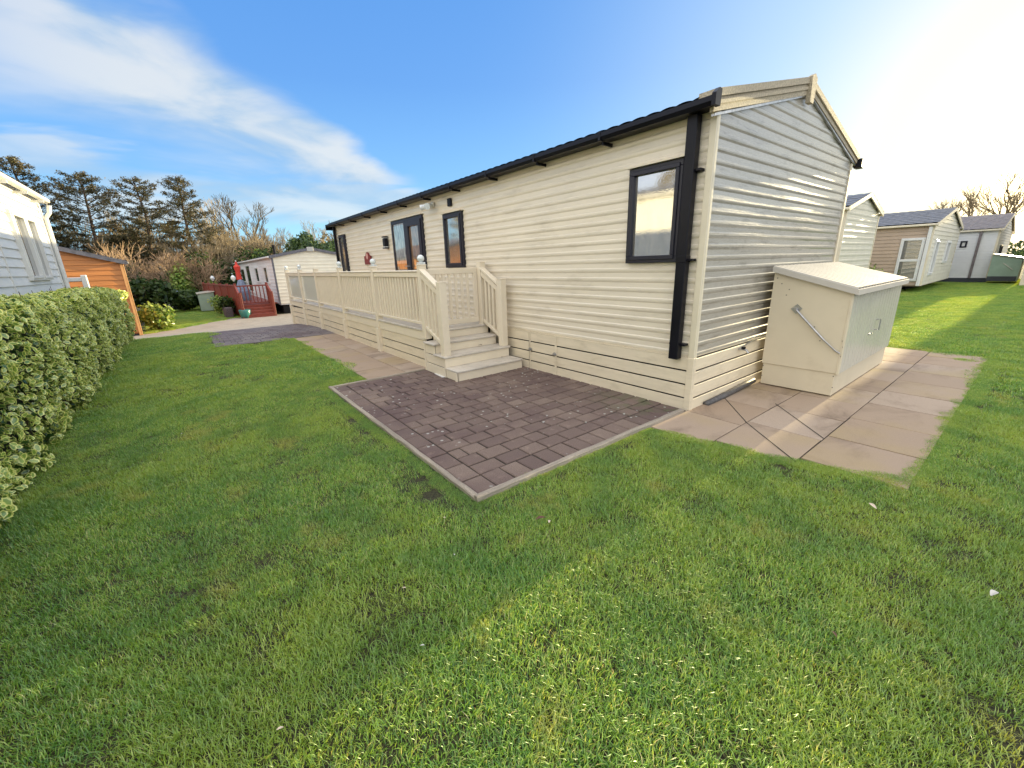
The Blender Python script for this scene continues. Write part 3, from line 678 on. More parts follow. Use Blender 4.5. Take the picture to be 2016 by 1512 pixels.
# ------------------------------------------------------------------ VERANDA
D = -1.09; PX = [-3.47, -5.32, -7.29, -9.29, -11.06, -12.9]; ZD = .58
ve = thing('veranda', (-3.47, D, 0), 'long cream plastic veranda with balustrade and four steps along the caravan wall', 'veranda')
PS = .05
def globe(parent, x, y, z):
    q = MB(); q.box(x - .045, x + .045, y - .045, y + .045, z, z + .03, .004); c = q.build('lamp_base', M_globe, parent)
    q = MB(); q.lathe((x, y, z + .03), [(.02, 0)] + [(.05 * math.sin(t), .05 - .05 * math.cos(t)) for t in [.4 + i * (math.pi - .42) / 8 for i in range(9)]], 16); q.build('lamp_globe', M_globe, parent, True)
for i, x in enumerate(PX):
    q = MB(); q.box(x - PS, x + PS, D - PS, D + PS, ZD - .12, 1.49, .004)
    q.box(x - .056, x + .056, D - .056, D + .056, 1.49, 1.505, .004)
    if i: q.box(x - .06, x + .06, D - .075, D + .04, zg(x), ZD - .14, .004)
    else: q.box(x - .05, x + .05, D - .05, D + .05, 0.46, ZD - .12, .002)
    p_ = q.build('post', M_deck, ve)
    if i in (0, 1, 2, 4, 5): globe(p_, x, D, 1.505)
def rail(xa, xb, glass_=False, y=D, pnl=0):
    q = MB(); q.box(xb, xa, y - .03, y + .03, 1.33, 1.40, .006); q.box(xb, xa, y - .045, y + .045, 1.402, 1.43, .01); hr = q.build('handrail', M_deck, ve)
    q = MB(); q.box(xb, xa, y - .03, y + .03, .66, .70, .006); q.build('bottom_rail', M_deck, ve)
    if glass_:
        MB().box(xb + .02, xa - .02, y - .004, y + .004, .702, 1.328).build('glass_panel', G_panel, ve)
    else:
        n = int(round((xa - xb) / .112)); 
        for k in range(1, n):
            x = xb + (xa - xb) * k / n; q = MB(); q.box(x - .021, x + .021, y - .016, y + .016, .701, 1.329, .004)
            q.build('baluster', M_deck, ve)
for i in range(5): rail(PX[i] - PS, PX[i + 1] + PS, i >= 3)
# fascia and ledge at deck edge, skirt boards
b = MB(); b.box(PX[5] + .05, PX[0] - .05, D - .045, D + .03, .565, .60, .006); b.build('deck_ledge', M_tread, ve)
b = MB(); b.box(PX[5], PX[0], D - .03, D - .01, .43, .562, .004); b.build('fascia_board', M_deck, ve)
b = MB()
for i in range(5):
    xa, xb = PX[i] - (.0 if i == 0 else .06), PX[i + 1] + .06
    for z0, z1 in ((-.0, .122), (.140, .267), (.285, .425)):
        za, zb_ = zg(xa), zg(xb)
        b.add([(xb, D - .02, z0 + (zb_ if z0 == 0 else zb_ * .3)), (xa, D - .02, z0 + (za if z0 == 0 else za * .3)), (xa, D - .02, z1 + za * .3), (xb, D - .02, z1 + zb_ * .3),
               (xb, D - .0, z0 + (zb_ if z0 == 0 else zb_ * .3)), (xa, D - .0, z0 + (za if z0 == 0 else za * .3)), (xa, D - .0, z1 + za * .3), (xb, D - .0, z1 + zb_ * .3)],
              [(0, 1, 2, 3), (7, 6, 5, 4), (3, 2, 6, 7), (0, 4, 5, 1), (0, 3, 7, 4), (1, 5, 6, 2)])
b.build('veranda_skirting', M_skirt, ve)
b = MB(); b.box(PX[5], -3.47, D + .01, -.03, .54, ZD); b.box(PX[5], -11.12, -.03, 3.7, .54, ZD); b.build('deck_floor', M_tread, ve)
MB().box(PX[5] + .05, -3.50, D + .02, -.1, -.2, .53).build('deck_underframe', M_dark, ve)
# far end rail round the front of the caravan
b = MB(); b.box(PX[5] - .03, PX[5] + .03, D + .05, 3.6, 1.34, 1.43, .01); b.build('handrail', M_deck, ve)
MB().box(PX[5] - .004, PX[5] + .004, D + .06, 3.6, .7, 1.33).build('glass_panel', G_panel, ve)
MB().box(PX[5] - .02, PX[5], D, 3.7, -.15, .54).build('fascia_board', M_deck, ve)
for yq in (.5, 2.1, 3.65): MB().box(PX[5] - PS, PX[5] + PS, yq - PS, yq + PS, -.2, 1.5, .004).build('post', M_deck, ve)
# steps
YL, YR = -1.19, -.085
for k, (xf, zt) in enumerate([(-2.52, .155), (-2.80, .305), (-3.09, .445), (-3.36, .58)]):
    xb = [-2.80, -3.09, -3.36, -3.45][k]
    q = MB(); q.box(xb - .02, xf + .015, YL - (.0, .02, .02, -.13)[k], YR + (.0, .0, -.01, -.05)[k] + .0, zt - .028, zt, .006); q.build('tread', M_tread, ve)
    q = MB(); q.box(xf - .028, xf - .005, YL + (.012, .012, .03, .15)[k], YR - (0, .02, .04, .06)[k], (0.004, .155, .305, .445)[k], zt - .03, .003); q.build('riser', M_deck, ve)
b = MB(); b.box(-2.80, -2.53, YL + .004, YL + .022, .02, .125, .003); b.box(-3.38, -2.82, YL + .004, YL + .022, .012, .14, .003); b.box(-3.38, -2.82, YL + .006, YL + .024, .15, .275, .003); b.box(-3.38, -3.11, YL + .008, YL + .026, .285, .415, .003)
b.box(-2.565, -2.525, YL - .004, YL + .03, -.0, .127, .003); b.box(-2.84, -2.80, YL - .002, YL + .03, .128, .277, .003); b.box(-3.42, -3.385, YL - .0, YL + .03, -.0, .40, .003)
b.build('stair_side', M_deck, ve)
MB().box(-3.40, -2.56, YL + .03, YR - .03, .0, .12).build('stair_core', M_dark, ve)
b = MB(); b.prism([(-3.12, -1.205), (-2.86, -1.225), (-2.84, -1.16), (-3.1, -1.13)], (0, 0, 0), (1, 0, 0), (0, 1, 0), (0, 0, 1), .016, .022); b.build('cable_cover', M_white, ve)
def spost(x, y, z0, z1):
    q = MB(); q.box(x - PS, x + PS, y - PS, y + PS, z0, z1 - .012, .004); q.box(x - .054, x + .054, y - .054, y + .054, z1 - .012, z1, .005); return q.build('post', M_deck, ve)
spost(-2.87, -1.13, .305, 1.28); spost(-2.87, -.155, .305, 1.28); spost(-3.42, -.125, .445, 1.52)
for y, yb in ((-1.115, -1.13), (-.14, -.15)):
    pa = Vector((-3.42 + .04 if y > -1 else -3.42, y, 1.43)); pb = Vector((-2.915, y, 1.185))
    q = MB(); q.beam(pa, pb, .085, .03); q.build('handrail', M_deck, ve)
    q = MB(); q.beam(pa - Vector((0, 0, .075)), pb - Vector((0, 0, .085)), .05, .07); q.beam(pa - Vector((-.02, 0, .79)), pb - Vector((0, 0, .76)), .05, .045); q.build('stair_rail', M_deck, ve)
    for k in range(1, 5):
        t = k / 5; x = pa.x + (pb.x - pa.x) * t; zt = pa.z + (pb.z - pa.z) * t
        MB().box(x - .021, x + .021, y - .016, y + .016, zt - .76, zt - .10, .004).build('baluster', M_deck, ve)
# gate
gx = -3.47
q = MB(); q.box(gx - .02, gx + .02, -1.03, -.185, 1.36, 1.44, .004); q.box(gx - .02, gx + .02, -1.03, -.185, .62, .70, .004); q.box(gx - .02, gx + .02, -1.03, -.965, .701, 1.359, .003); q.box(gx - .02, gx + .02, -.25, -.185, .701, 1.359, .003)
gate = q.build('gate', M_deck, ve)
for k in range(1, 7):
    y = -.965 + k * (.715 / 7); MB().box(gx - .014, gx + .014, y - .02, y + .02, .7005, 1.3595, .003).build('baluster', M_deck, gate)
MB().box(gx + .021, gx + .045, -1.0, -.975, 1.17, 1.21, .003).build('gate_latch', M_black, gate)
# dry leaf on the steps
def leaf(loc, s, rz, mt, label):
    q = MB(); n = 7; V = []; F = []
    for i in range(n):
        t = i / (n - 1); ww = math.sin(math.pi * (t * .9 + .05)) * .19 * s; cz = .15 * s * math.sin(t * 2.6); V += [(t * s - s / 2, -ww, cz + ww * .5), (t * s - s / 2, 0, cz), (t * s - s / 2, ww, cz + ww * .35)]
        if i:
            k = 3 * i; F += [(k - 3, k, k + 1, k - 2), (k - 2, k + 1, k + 2, k - 1)]
    q.add(V, F); o = q.build('fallen_leaf', mt); o.location = loc; o.rotation_euler = (random.uniform(-.3, .3), random.uniform(-.2, .2), rz); return tag(o, label, 'leaf', 'dry leaves and scraps lying about')
M_dryl = mat('dry_leaf', (.10, .05, .03), .8); M_pale = mat('bleached_leaf', (.55, .45, .34), .8); M_wh = mat('white_scrap', (.55, .52, .47), .8)
leaf((-3.05, -.45, .325), .07, .4, M_dryl, 'curled dark brown leaf on the third step of the veranda')
leaf((-2.72, -.30, .17), .05, 1.9, M_dryl, 'small dark leaf upright at the back of the lowest step')

# ------------------------------------------------------------------ STORAGE BOX by the gable
bx = thing('gas_storage_box', (.45, 2.5, 0), 'cream metal storage box with sloping ribbed lid and steel strut, against the gable wall', 'storage box')
X0, X1, Y0, Y1 = .095, .81, 1.42, 3.62; ZB, ZF = 1.33, 1.13
MB().box(X0 + .01, X1 - .012, Y0 + .012, Y1 - .012, .026, .272, .003).build('plinth', M_box, bx)
MB().prism([(X0, .275), (X1, .275), (X1, ZF), (X0, ZB)], (0, Y0, 0), (1, 0, 0), (0, 0, 1), (0, 1, 0), 0, .02).build('end_panel', M_box, bx)
MB().prism([(X0, .275), (X1, .275), (X1, ZF), (X0, ZB)], (0, Y1 - .02, 0), (1, 0, 0), (0, 0, 1), (0, 1, 0), 0, .02).build('end_panel', M_box, bx)
MB().box(X0, X0 + .02, Y0 + .021, Y1 - .021, .275, ZB - .02).build('back_panel', M_box, bx)
b = MB(); n = 17; yy0, yy1 = Y0 + .05, Y1 - .01
prof = []
for k in range(n):
    a = yy0 + (yy1 - yy0) * k / n; s_ = (yy1 - yy0) / n; prof += [(a, 0), (a + s_ * .86, 0), (a + s_ * .88, -.006), (a + s_ * .98, -.006)]
prof.append((yy1, 0)); V = []; F = []
for i, (yy_, d) in enumerate(prof):
    V += [(X1 + .012 + d, yy_, .262), (X1 + .012 + d, yy_, ZF - .02)]
    if i: F.append((2 * i - 2, 2 * i, 2 * i + 1, 2 * i - 1))
b.add(V, F); b.box(X1 - .012, X1 + .004, Y0 + .021, Y1 - .021, .262, ZF - .02); fr = b.build('front_door', M_boxside, bx)
MB().box(X1 - .006, X1 + .018, Y0 - .004, Y0 + .045, .262, ZF - .012, .003).build('door_edge', M_box, bx)
hb = MB(); hb.tube([(X1 + .012, 2.62, .72), (X1 + .05, 2.62, .725), (X1 + .05, 2.62, .60), (X1 + .012, 2.62, .60)], .007, 8); hb.build('door_handle', M_steel, fr)
hb = MB(); hb.box(X1 + .012, X1 + .02, 2.36, 2.52, .565, .58, .003); hb.build('hasp', M_steel, fr)
# lid ribbed across the slope
V = []; F = []; n = 20; prof = []
ly0, ly1 = Y0 - .03, Y1 + .03
for k in range(n):
    a = ly0 + (ly1 - ly0) * k / n; s_ = (ly1 - ly0) / n; prof += [(a, -.012), (a + s_ * .06, .020), (a + s_ * .70, .020), (a + s_ * .76, -.012)]
prof.append((ly1, 0))
sl2 = (ZF - ZB) / (X1 - X0); xa, xb = X0 - .01, X1 + .05
for i, (y_, h) in enumerate(prof):
    V += [(xa, y_, ZB + .022 + h), (xb, y_, ZB + (xb - X0) * sl2 + .022 + h)]
    if i: F.append((2 * i - 2, 2 * i - 1, 2 * i + 1, 2 * i))
b = MB(); b.add(V, F); ld = b.build('lid', M_lid, bx)
b = MB(); b.prism([(xa, ZB + .004), (xb - .001, ZB + .004 + (xb - xa) * sl2), (xb - .001, ZB + .022 + (xb - xa) * sl2), (xa, ZB + .0215)], (0, ly0, 0), (1, 0, 0), (0, 0, 1), (0, 1, 0), 0, ly1 - ly0)
b.prism([(xb, ZB + .026 + (xb - xa) * sl2), (xb + .012, ZB + .024 + (xb - xa) * sl2), (xb + .012, ZB - .03 + (xb - xa) * sl2), (xb, ZB - .028 + (xb - xa) * sl2)], (0, ly0 - .012, 0), (1, 0, 0), (0, 0, 1), (0, 1, 0), 0, ly1 - ly0 + .024)
b.prism([(xa, ZB - .022), (xb, ZB - .026 + (xb - xa) * sl2), (xb, ZB + .03 + (xb - xa) * sl2), (xa, ZB + .034)], (0, ly0 - .012, 0), (1, 0, 0), (0, 0, 1), (0, 1, 0), 0, .011)
b.build('lid_frame', M_lid, ld)
# steel strut with square bracket
ax, az_, cx_, cz_ = .36, .915, .80, .50; st = MB()
st.tube([(ax, Y0 - .03, az_), (ax + .30, Y0 - .03, az_ - .30)], .011, 12); st.tube([(ax + .29, Y0 - .03, az_ - .29), (cx_ - .03, Y0 - .028, cz_ + .02), (cx_ + .01, Y0 - .012, cz_ - .008)], .008, 10); st = st.build('strut', M_steel, bx)
q = MB(); dd = .045; q.prism([(ax - dd * 1.2, az_), (ax, az_ - dd * 1.2), (ax + dd * 1.2, az_ + .01), (ax, az_ + dd * 1.2)], (0, Y0, 0), (1, 0, 0), (0, 0, 1), (0, -1, 0), .001, .005); q.tube([(ax, Y0 - .005, az_), (ax, Y0 - .045, az_)], .012, 10); q.build('strut_bracket', M_steel, st)
q = MB()
for x_, z_ in [(.11, .24), (.11, .12), (.79, .24), (.8, .12), (.13, 1.24), (.18, 1.18), (.26, 1.12), (.24, 1.06), (.55, .74), (.62, .6), (.81, .62), (.82, .56), (.82, .46)]:
    q.tube([(x_, Y0 + (.012 if z_ < .27 else 0), z_), (x_, Y0 - .004 + (.012 if z_ < .27 else 0), z_)], .0055, 8)
q.build('screw_heads', M_pipe, bx)
# waste pipe lying at the foot of the gable
wp = MB(); wp.tube([(.05, .25, .02), (.055, .7, .035), (.05, 1.12, .05), (.045, 1.38, .055)], .033, 12); tag(wp.build('waste_pipe', M_pipe, None, True), 'mottled grey waste pipe lying at the foot of the gable wall', 'pipe')

# ------------------------------------------------------------------ NEIGHBOURS
# second caravan behind
c2_ = thing('static_caravan', (-7, 13.5, 0), 'cream ribbed caravan standing behind the storage box, its sunlit gable facing right', 'static caravan')
home(c2_, -13, -2, 11.7, 15.3, .55, 2.74, 3.2, M_creamw, M_creamw, M_roofg, M_trim, .17, prof_cove)
MB().box(-13, -2.02, 11.75, 15.25, 0, .53).build('skirting', M_skirt, c2_)
# tan lodge
c3_ = thing('holiday_lodge', (-7, 21, 0), 'tan lodge with tiled roof and white framed full height window, behind the cream caravans', 'lodge')
home(c3_, -13, -.92, 18, 24.4, .27, 2.42, 3.07, M_tan, M_creamw, M_roofg, M_trim, .13, prof_lap, .15)
window(c3_, (0, 18, 0), (1, 0, 0), (0, -1, 0), -1.74, -1.07, .42, 1.98, M_white, G_dark, .07, vert=[1.18], proud=.05)
window(c3_, (-.92, 18, 0), (0, 1, 0), (1, 0, 0), .7, 1.5, .6, 1.9, M_white, G_dark, .08, proud=.05)
window(c3_, (-.92, 18, 0), (0, 1, 0), (1, 0, 0), 3.4, 4.4, 1.0, 1.9, M_white, G_dark, .08, proud=.05)
MB().box(-1.05, -.955, 17.9, 17.975, .25, 2.35, .01).build('downpipe', M_white, c3_)
b = MB(); b.box(-12.9, -1.2, 18.5, 24, .16, .24); b.box(-3.2, -3.0, 18.3, 18.5, 0, .2); b.box(-1.9, -1.7, 18.6, 18.8, 0, .2); b.box(-8, -7.8, 18.3, 18.5, 0, .2); b.build('chassis', M_dark, c3_)
MB().box(-12.9, -1.5, 19.2, 24.2, -.02, .16).build('underfloor', M_dark, c3_)
# white lodge
c4_ = thing('holiday_lodge', (-5, 30, 0), 'white panelled lodge with brown tiled roof and dark skirting at the far right', 'lodge')
home(c4_, -12, .22, 26, 33.6, .22, 2.36, 3.15, M_whitewall, M_greygab, M_roofb, M_trim, .12, prof_lap)
MB().box(-12, .2, 25.98, 33.5, -.05, .21).build('skirting', M_greend, c4_)
MB().box(-.40, -.31, 25.88, 25.96, .2, 2.3, .01).build('downpipe', M_roofb, c4_)
window(c4_, (0, 26, 0), (1, 0, 0), (0, -1, 0), -.95, -.72, 1.62, 1.92, M_frame, M_white, .05, proud=.05)
window(c4_, (.22, 26, 0), (0, 1, 0), (1, 0, 0), 2., 3., .7, 1.7, M_frame, G_dark, .06, proud=.05)
gb_ = thing('gas_storage_box', (.8, 26, 0), 'pale green storage box with dark end beside the white lodge', 'storage box')
b = MB(); b.prism([(.25, .1), (1.15, .1), (1.15, 1.05), (.25, 1.25)], (0, 25.2, 0), (1, 0, 0), (0, 0, 1), (0, 1, 0), 0, 1.9); b.build('cabinet', M_green, gb_)
b = MB(); b.prism([(.2, 1.27), (1.22, 1.06), (1.22, 1.10), (.2, 1.31)], (0, 25.14, 0), (1, 0, 0), (0, 0, 1), (0, 1, 0), 0, 2.02); b.build('lid', M_boxside, gb_)
b = MB(); b.box(.25, 1.12, 25.16, 25.19, .1, .32); b.build('plinth', M_greend, gb_)
MB().beam((.62, 25.17, .9), (.95, 25.17, .6), .02, .03).build('strut', M_steel, gb_)
# unseen lodge added past the right edge, raised to shade the front lawn
c5_ = thing('holiday_lodge', (7, 26, 0), 'unseen pale lodge added beyond the right edge of view, raised to shade the lawn', 'lodge')
home(c5_, 1.25, 14, 23.5, 29.5, 1.0, 3.25, 4.0, M_creamw, M_creamw, M_roofg, M_trim, .15, prof_lap)
MB().box(1.3, 13.9, 23.55, 29.4, -.05, .99).build('skirting', M_skirt, c5_)
# small round shrub before the tan lodge is added with the plants

# white caravan left, behind hedge
c6_ = thing('static_caravan', (-6, -7.5, 0), 'white board clad caravan behind the hedge, sunlit along its top', 'static caravan')
home(c6_, -10.75, .4, -9.4, -5.7, .55, 2.98, 3.4, M_whitewall, M_whitewall, M_roofg, M_white, .137, prof_lap, gutm=M_white, trimw=.14)
window(c6_, (0, -5.7, 0), (1, 0, 0), (0, 1, 0), -9.62, -8.98, 1.44, 2.52, M_white, G_dark, .06, proud=.06)
window(c6_, (0, -5.7, 0), (1, 0, 0), (0, 1, 0), -8.94, -8.22, 1.44, 2.52, M_white, G_dark, .06, proud=.06)
b = MB()
for k in range(9): b.box(-10.2 + k * 1.1, -10.16 + k * 1.1, -5.72, -5.52, 2.86, 2.9)
b.build('gutter_bracket', M_white, c6_)
b = MB(); b.tube([(-10.62, -5.53, 2.86), (-10.62, -5.56, 2.72), (-10.62, -5.63, 2.62), (-10.62, -5.64, .5)], .036, 10); b.build('downpipe', M_white, c6_)
b = MB(); b.box(-10.73, -10.50, -5.7, -5.672, .55, 2.80, .004); b.build('cover_strip', M_white, c6_); MB().box(-7.33, -7.30, -5.7, -5.675, .55, 2.8).build('cover_strip', M_white, c6_)
MB().box(-10.7, .3, -9.3, -5.75, 0, .54).build('skirting', M_skirt, c6_)
# white gate / fence of that caravan
wg = thing('white_railing', (-12, -5.8, 0), 'short white railing beyond the end of the hedge, before the orange lodge', 'railing')
zz = -.1
b = MB(); b.box(-12.05, -11.95, -6.02, -5.92, zz, 1.58, .01); b.box(-12.05, -11.95, -5.58, -5.48, zz, 1.52, .01); b.build('post', M_white, wg)
b = MB(); b.box(-12.03, -11.97, -5.92, -5.58, 1.38, 1.47, .01); b.box(-12.02, -11.98, -5.92, -5.58, .7, .78, .01); b.build('rail', M_white, wg)
b = MB(); b.box(-12.01, -11.99, -5.92, -5.58, .8, 1.2); b.build('panel', G_net, wg)
# orange timber lodge
c7_ = thing('timber_lodge', (-16.5, -5.15, zg(-18)), 'orange brown timber clad lodge with dark sloping roof edge across the road', 'lodge')
home(c7_, -26, -16.5, -10.9, -5.15, -.35, 1.90, 2.78, M_orange, M_orange, M_roofg, M_roofg, .155, prof_lap, gutm=M_roofg, over=.16)
b = MB(); b.box(-16.5, -16.46, -5.20, -5.12, -.45, 1.85, .004); b.box(-16.62, -16.46, -5.15, -5.11, -.45, 1.85, .004); b.build('corner_board', M_orangetrim, c7_)
b = MB(); b.box(-16.49, -16.45, -7.1, -6.6, -.3, 1.42, .01); b.build('door_frame', M_orangetrim, c7_)
MB().box(-25.9, -16.55, -10.8, -5.2, -.55, -.34).build('skirting', M_greend, c7_); c7_.rotation_euler = (0, 0, R(6.5))

# home2 : white caravan over the road with red veranda
zf2 = -.5
c8_ = thing('static_caravan', (-26, 1.4, zf2), 'white ribbed caravan with dark roof line across the road, beside the red veranda', 'static caravan')
home(c8_, -39, -20.5, -.25, 3.2, -.04, 2.13, 2.47, M_whitewall, M_creamw, M_roofg, M_roofg, .16, prof_cove, gutm=M_white, tile=False)
MB().box(-38.9, -20.6, -.1, 3.1, zf2, -.06).build('underfloor', M_dark, c8_)
for a, c_, z0, z1, fm in [(-23.4, -22.1, .88, 1.75, M_white), (-26.6, -25.1, .88, 1.75, M_white), (-33.6, -31.3, .8, 1.75, M_white)]:
    window(c8_, (0, -.25, 0), (1, 0, 0), (0, -1, 0), a, c_, z0, z1, fm, G_dark, .07, proud=.05)
window(c8_, (0, -.25, 0), (1, 0, 0), (0, -1, 0), -30.8, -28.4, .2, 1.95, M_white, G_dark, .09, proud=.05, name='door')
MB().box(-36.2, -35.6, -.36, -.28, 1.2, 1.6).build('wall_lamp', M_black, c8_)
b = MB(); b.tube([(-24.6, .6, 2.1), (-24.6, .6, 2.75)], .07, 10); b.tube([(-24.6, .6, 2.72), (-24.6, .6, 2.86)], .09, 10); b.build('flue', M_black, c8_)
b = MB(); b.box(-20.42, -20.36, 1.3, 1.6, 2.36, 2.56, .01); b.build('ridge_cap', M_greygab, c8_)
rv = thing('veranda', (-22, -1.2, zf2), 'red stained timber veranda with steps in front of the far white caravan', 'veranda')
xe = -20.5; ya, yb = -1.88, -.62
def vline(t): return Vector((xe - .3 - 8.2 * t, ya - .87 * t, 0))
for (x, y, z1) in [(xe - .3, ya, 1.0), (xe - .3, yb, 1.0), (xe + .7, ya + .03, .62), (xe + .7, yb, .62)] + [(*vline(k / 5)[:2], .98) for k in range(1, 6)]:
    MB().box(x - .05, x + .05, y - .05, y + .05, zf2, z1, .006).build('post', M_red, rv)
MB().beam(vline(0) + Vector((0, 0, .89)), vline(1) + Vector((0, 0, .89)), .1, .07).build('handrail', M_red, rv)
b = MB()
for k in range(54):
    p0, p1 = vline(k / 54), vline((k + .9) / 54); b.beam(p0 + Vector((0, 0, .2)), p1 + Vector((0, 0, .2)), .025, 1.28)
b.build('board_panel', M_red, rv)
MB().box(xe - 10, xe - .3, ya, -.3, -.02, .04).build('deck_floor', M_red, rv)
b = MB(); b.box(xe - .33, xe - .27, ya + .05, yb - .05, .84, .9); b.box(xe - .33, xe - .27, ya + .05, yb - .05, .06, .12)
for k in range(7): b.box(xe - .32, xe - .29, ya + .17 + k * .15, ya + .21 + k * .15, .12, .84)
b.build('gate', M_red, rv)
for k in range(4):
    MB().box(xe - .3 + k * .26, xe - .02 + k * .26, ya, yb, zf2, .02 - .12 * k, .005).build('step', M_red, rv)
for y in (ya, yb):
    q = MB(); q.beam((xe - .3, y, .92), (xe + .7, y, .55), .07, .06)
    for k in range(1, 7):
        t = k / 7; q.box(xe - .3 + t - .02, xe - .3 + t + .02, y - .02, y + .02, .0 - .37 * t, .9 - .37 * t)
    q.build('stair_rail', M_red, rv)
def plamp(x, y, z, lbl):
    o = thing('post_lamp', (x, y, z), lbl, 'lamp', 'lamps on the red veranda posts')
    MB().tube([(x, y, z), (x, y, z + .1)], .02, 8).build('stem', M_black, o); q = MB(); q.lathe((x, y, z + .1), [(.03, 0), (.09, .1), (.10, .18), (.02, .27)], 12); q.build('lantern', M_globe, o)
plamp(xe - .3, ya, 1.0, 'round lantern on the corner post of the red veranda steps'); plamp(*vline(.6)[:2], .98, 'small round lantern farther back on the red veranda rail')
o = thing('parasol', (-24.6, -2.2, zf2), 'closed red parasol standing at the far end of the red veranda', 'parasol')
MB().tube([(-24.6, -1.3, zf2), (-24.6, -1.3, 2.1)], .025, 8).build('pole', M_white, o); q = MB(); q.lathe((-24.6, -1.3, 1.02), [(.02, 0), (.13, .1), (.11, .5), (.16, .75), (.06, .86), (.05, .98), (.01, 1.02)], 9); q.build('folded_canopy', M_redcloth, o)
o = MB(); o.lathe((-24.2, -1.3, .03), [(.32, 0), (.35, .5), (.2, .85), (.12, 1.05), (.0, 1.1)], 9); tag(o.build('covered_barbecue', M_blue), 'blue grey cover draped over a barbecue under the red parasol', 'cover')
o = thing('gas_storage_box', (-26.5, -2.8, zf2), 'green metal storage box with pale lid on the far lawn, left of the red veranda', 'storage box')
b = MB(); b.prism([(-3.2, -.45), (-2.5, -.45), (-2.5, .50), (-3.2, .42)], (-27.6, 0, 0), (0, 1, 0), (0, 0, 1), (1, 0, 0), 0, 1.9); b.build('cabinet', M_green, o)
b = MB(); b.prism([(-3.25, .43), (-2.45, .51), (-2.45, .55), (-3.25, .47)], (-27.7, 0, 0), (0, 1, 0), (0, 0, 1), (1, 0, 0), 0, 2.05); b.build('lid', M_boxside, o)
o = MB(); o.lathe((-19.9, -1.78, zf2), [(.0, 0), (.17, .0), (.21, .15), (.24, .36), (.22, .38), (.2, .34), (.0, .33)], 14); tag(o.build('plant_pot', M_teal, None, True), 'glazed teal pot at the foot of the red steps', 'plant pot')
o = MB(); o.box(-22.2, -20.8, -2.45, -2.15, zf2, -.05, .03); tag(o.build('planter', M_stone), 'dark planter trough in front of the red veranda', 'planter')
# old shed roof behind far bushes
o = thing('shed', (-30, -5, zf2), 'low shed with blue grey weathered roof among the dark bushes', 'shed')
MB().box(-33, -29.5, -6.2, -3.9, zf2, .3).build('wall', M_greygab, o); b = MB(); b.prism([(-6.5, .2), (-3.6, .2), (-4.3, .75), (-5.2, .95)], (-33.3, 0, 0), (0, 1, 0), (0, 0, 1), (1, 0, 0), 0, 4); b.build('roof', M_blue, o)

# ------------------------------------------------------------------ PLANTS
def leaves(name, P, Nn, size, mt, parent=None, rnd=.6, shape='leaf', bc=None, droop=0.):
    """P (n,3) positions, Nn (n,3) facing, size (n,)"""
    n = len(P); Nn = Nn + rng.normal(0, rnd, (n, 3)); Nn /= np.linalg.norm(Nn, axis=1)[:, None] + 1e-9
    r_ = rng.normal(0, 1, (n, 3)); r_[:, 2] -= droop; A = np.cross(Nn, r_); A = np.cross(A, Nn); A /= np.linalg.norm(A, axis=1)[:, None] + 1e-9; B = np.cross(Nn, A)
    s = np.asarray(size)[:, None]
    if shape == 'leaf':       # centre rib + rim: 8-gon fan as quads, uv.x = 0 centre, 1 rim
        T = [(-.5, 0, 0), (-.25, -.26, .05), (.1, -.3, .06), (.5, 0, -.06), (.1, .3, .06), (-.25, .26, .05)]
        C = [(-.2, 0, -.03), (.22, 0, -.02)]
        pts = T + C; V = np.concatenate([P + s * (A * a + B * b_ + Nn * c_) for a, b_, c_ in pts], 1).reshape(n * 8, 3)
        fq = np.array([(0, 1, 6, 6), (1, 2, 7, 6), (2, 3, 7, 7), (3, 4, 7, 7), (4, 5, 6, 7), (5, 0, 6, 6)])
        tri = np.array([(0, 1, 6), (1, 2, 7), (1, 7, 6), (2, 3, 7), (3, 4, 7), (4, 5, 6), (4, 6, 7), (5, 0, 6)])
        F = (np.arange(n)[:, None, None] * 8 + tri[None]).reshape(-1, 3)
        uvt = np.array([[1, 0]] * 6 + [[0, 0]] * 2, np.float32); uv = uvt[tri.ravel()]; uv = np.tile(uv, (n, 1)); k = 8
    else:
        pts = [(-.5, -.16, 0), (-.3, .2, .08), (.5, .0, -.05)]; V = np.concatenate([P + s * (A * a + B * b_ + Nn * c_) for a, b_, c_ in pts], 1).reshape(n * 3, 3)
        F = np.arange(n * 3).reshape(-1, 3); uv = None; k = 3
    if bc is None: bc = rng.random(n)
    return fastmesh(name, V, F, mt, parent, {'bc': ('POINT', np.repeat(bc, k))}, uv)
def vnoise(P, sc): return np.array([noise.noise(Vector(p) * sc) for p in P])

# the long variegated hedge: y -5.55..-4.95, x 1.2..-12.3, height 1.3
hd = thing('hedge', (-5, -5.25, 0), 'long clipped hedge of cream edged green leaves down the left of the lawn', 'hedge')
HX0, HX1, HYF, HYB, HH = -12.2, 1.3, -4.97, -5.62, 1.27
nf = 19000; xs_ = HX1 - (HX1 - HX0) * rng.random(nf) ** .9; zs_ = rng.random(nf) * HH
ff = np.stack([xs_, np.full(nf, HYF), zs_], 1)
dep = .12 * vnoise(ff, 1.7) + .09 * vnoise(ff, 4.6) - .04 * np.clip((.25 - zs_) / .25, 0, 1) - .10 * np.clip((zs_ - HH + .12) / .12, 0, 1) ** 2
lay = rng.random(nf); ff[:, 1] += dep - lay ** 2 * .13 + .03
nt = 6500; xt = HX1 - (HX1 - HX0) * rng.random(nt); yt = HYF + (HYB - HYF) * rng.random(nt); tp_ = np.stack([xt, yt, np.full(nt, HH)], 1)
layt = rng.random(nt); tp_[:, 2] += .045 * vnoise(tp_, 2.) + .05 * vnoise(tp_, 6.) - layt ** 2 * .12 - .04 * ((yt - HYF) > -.1)
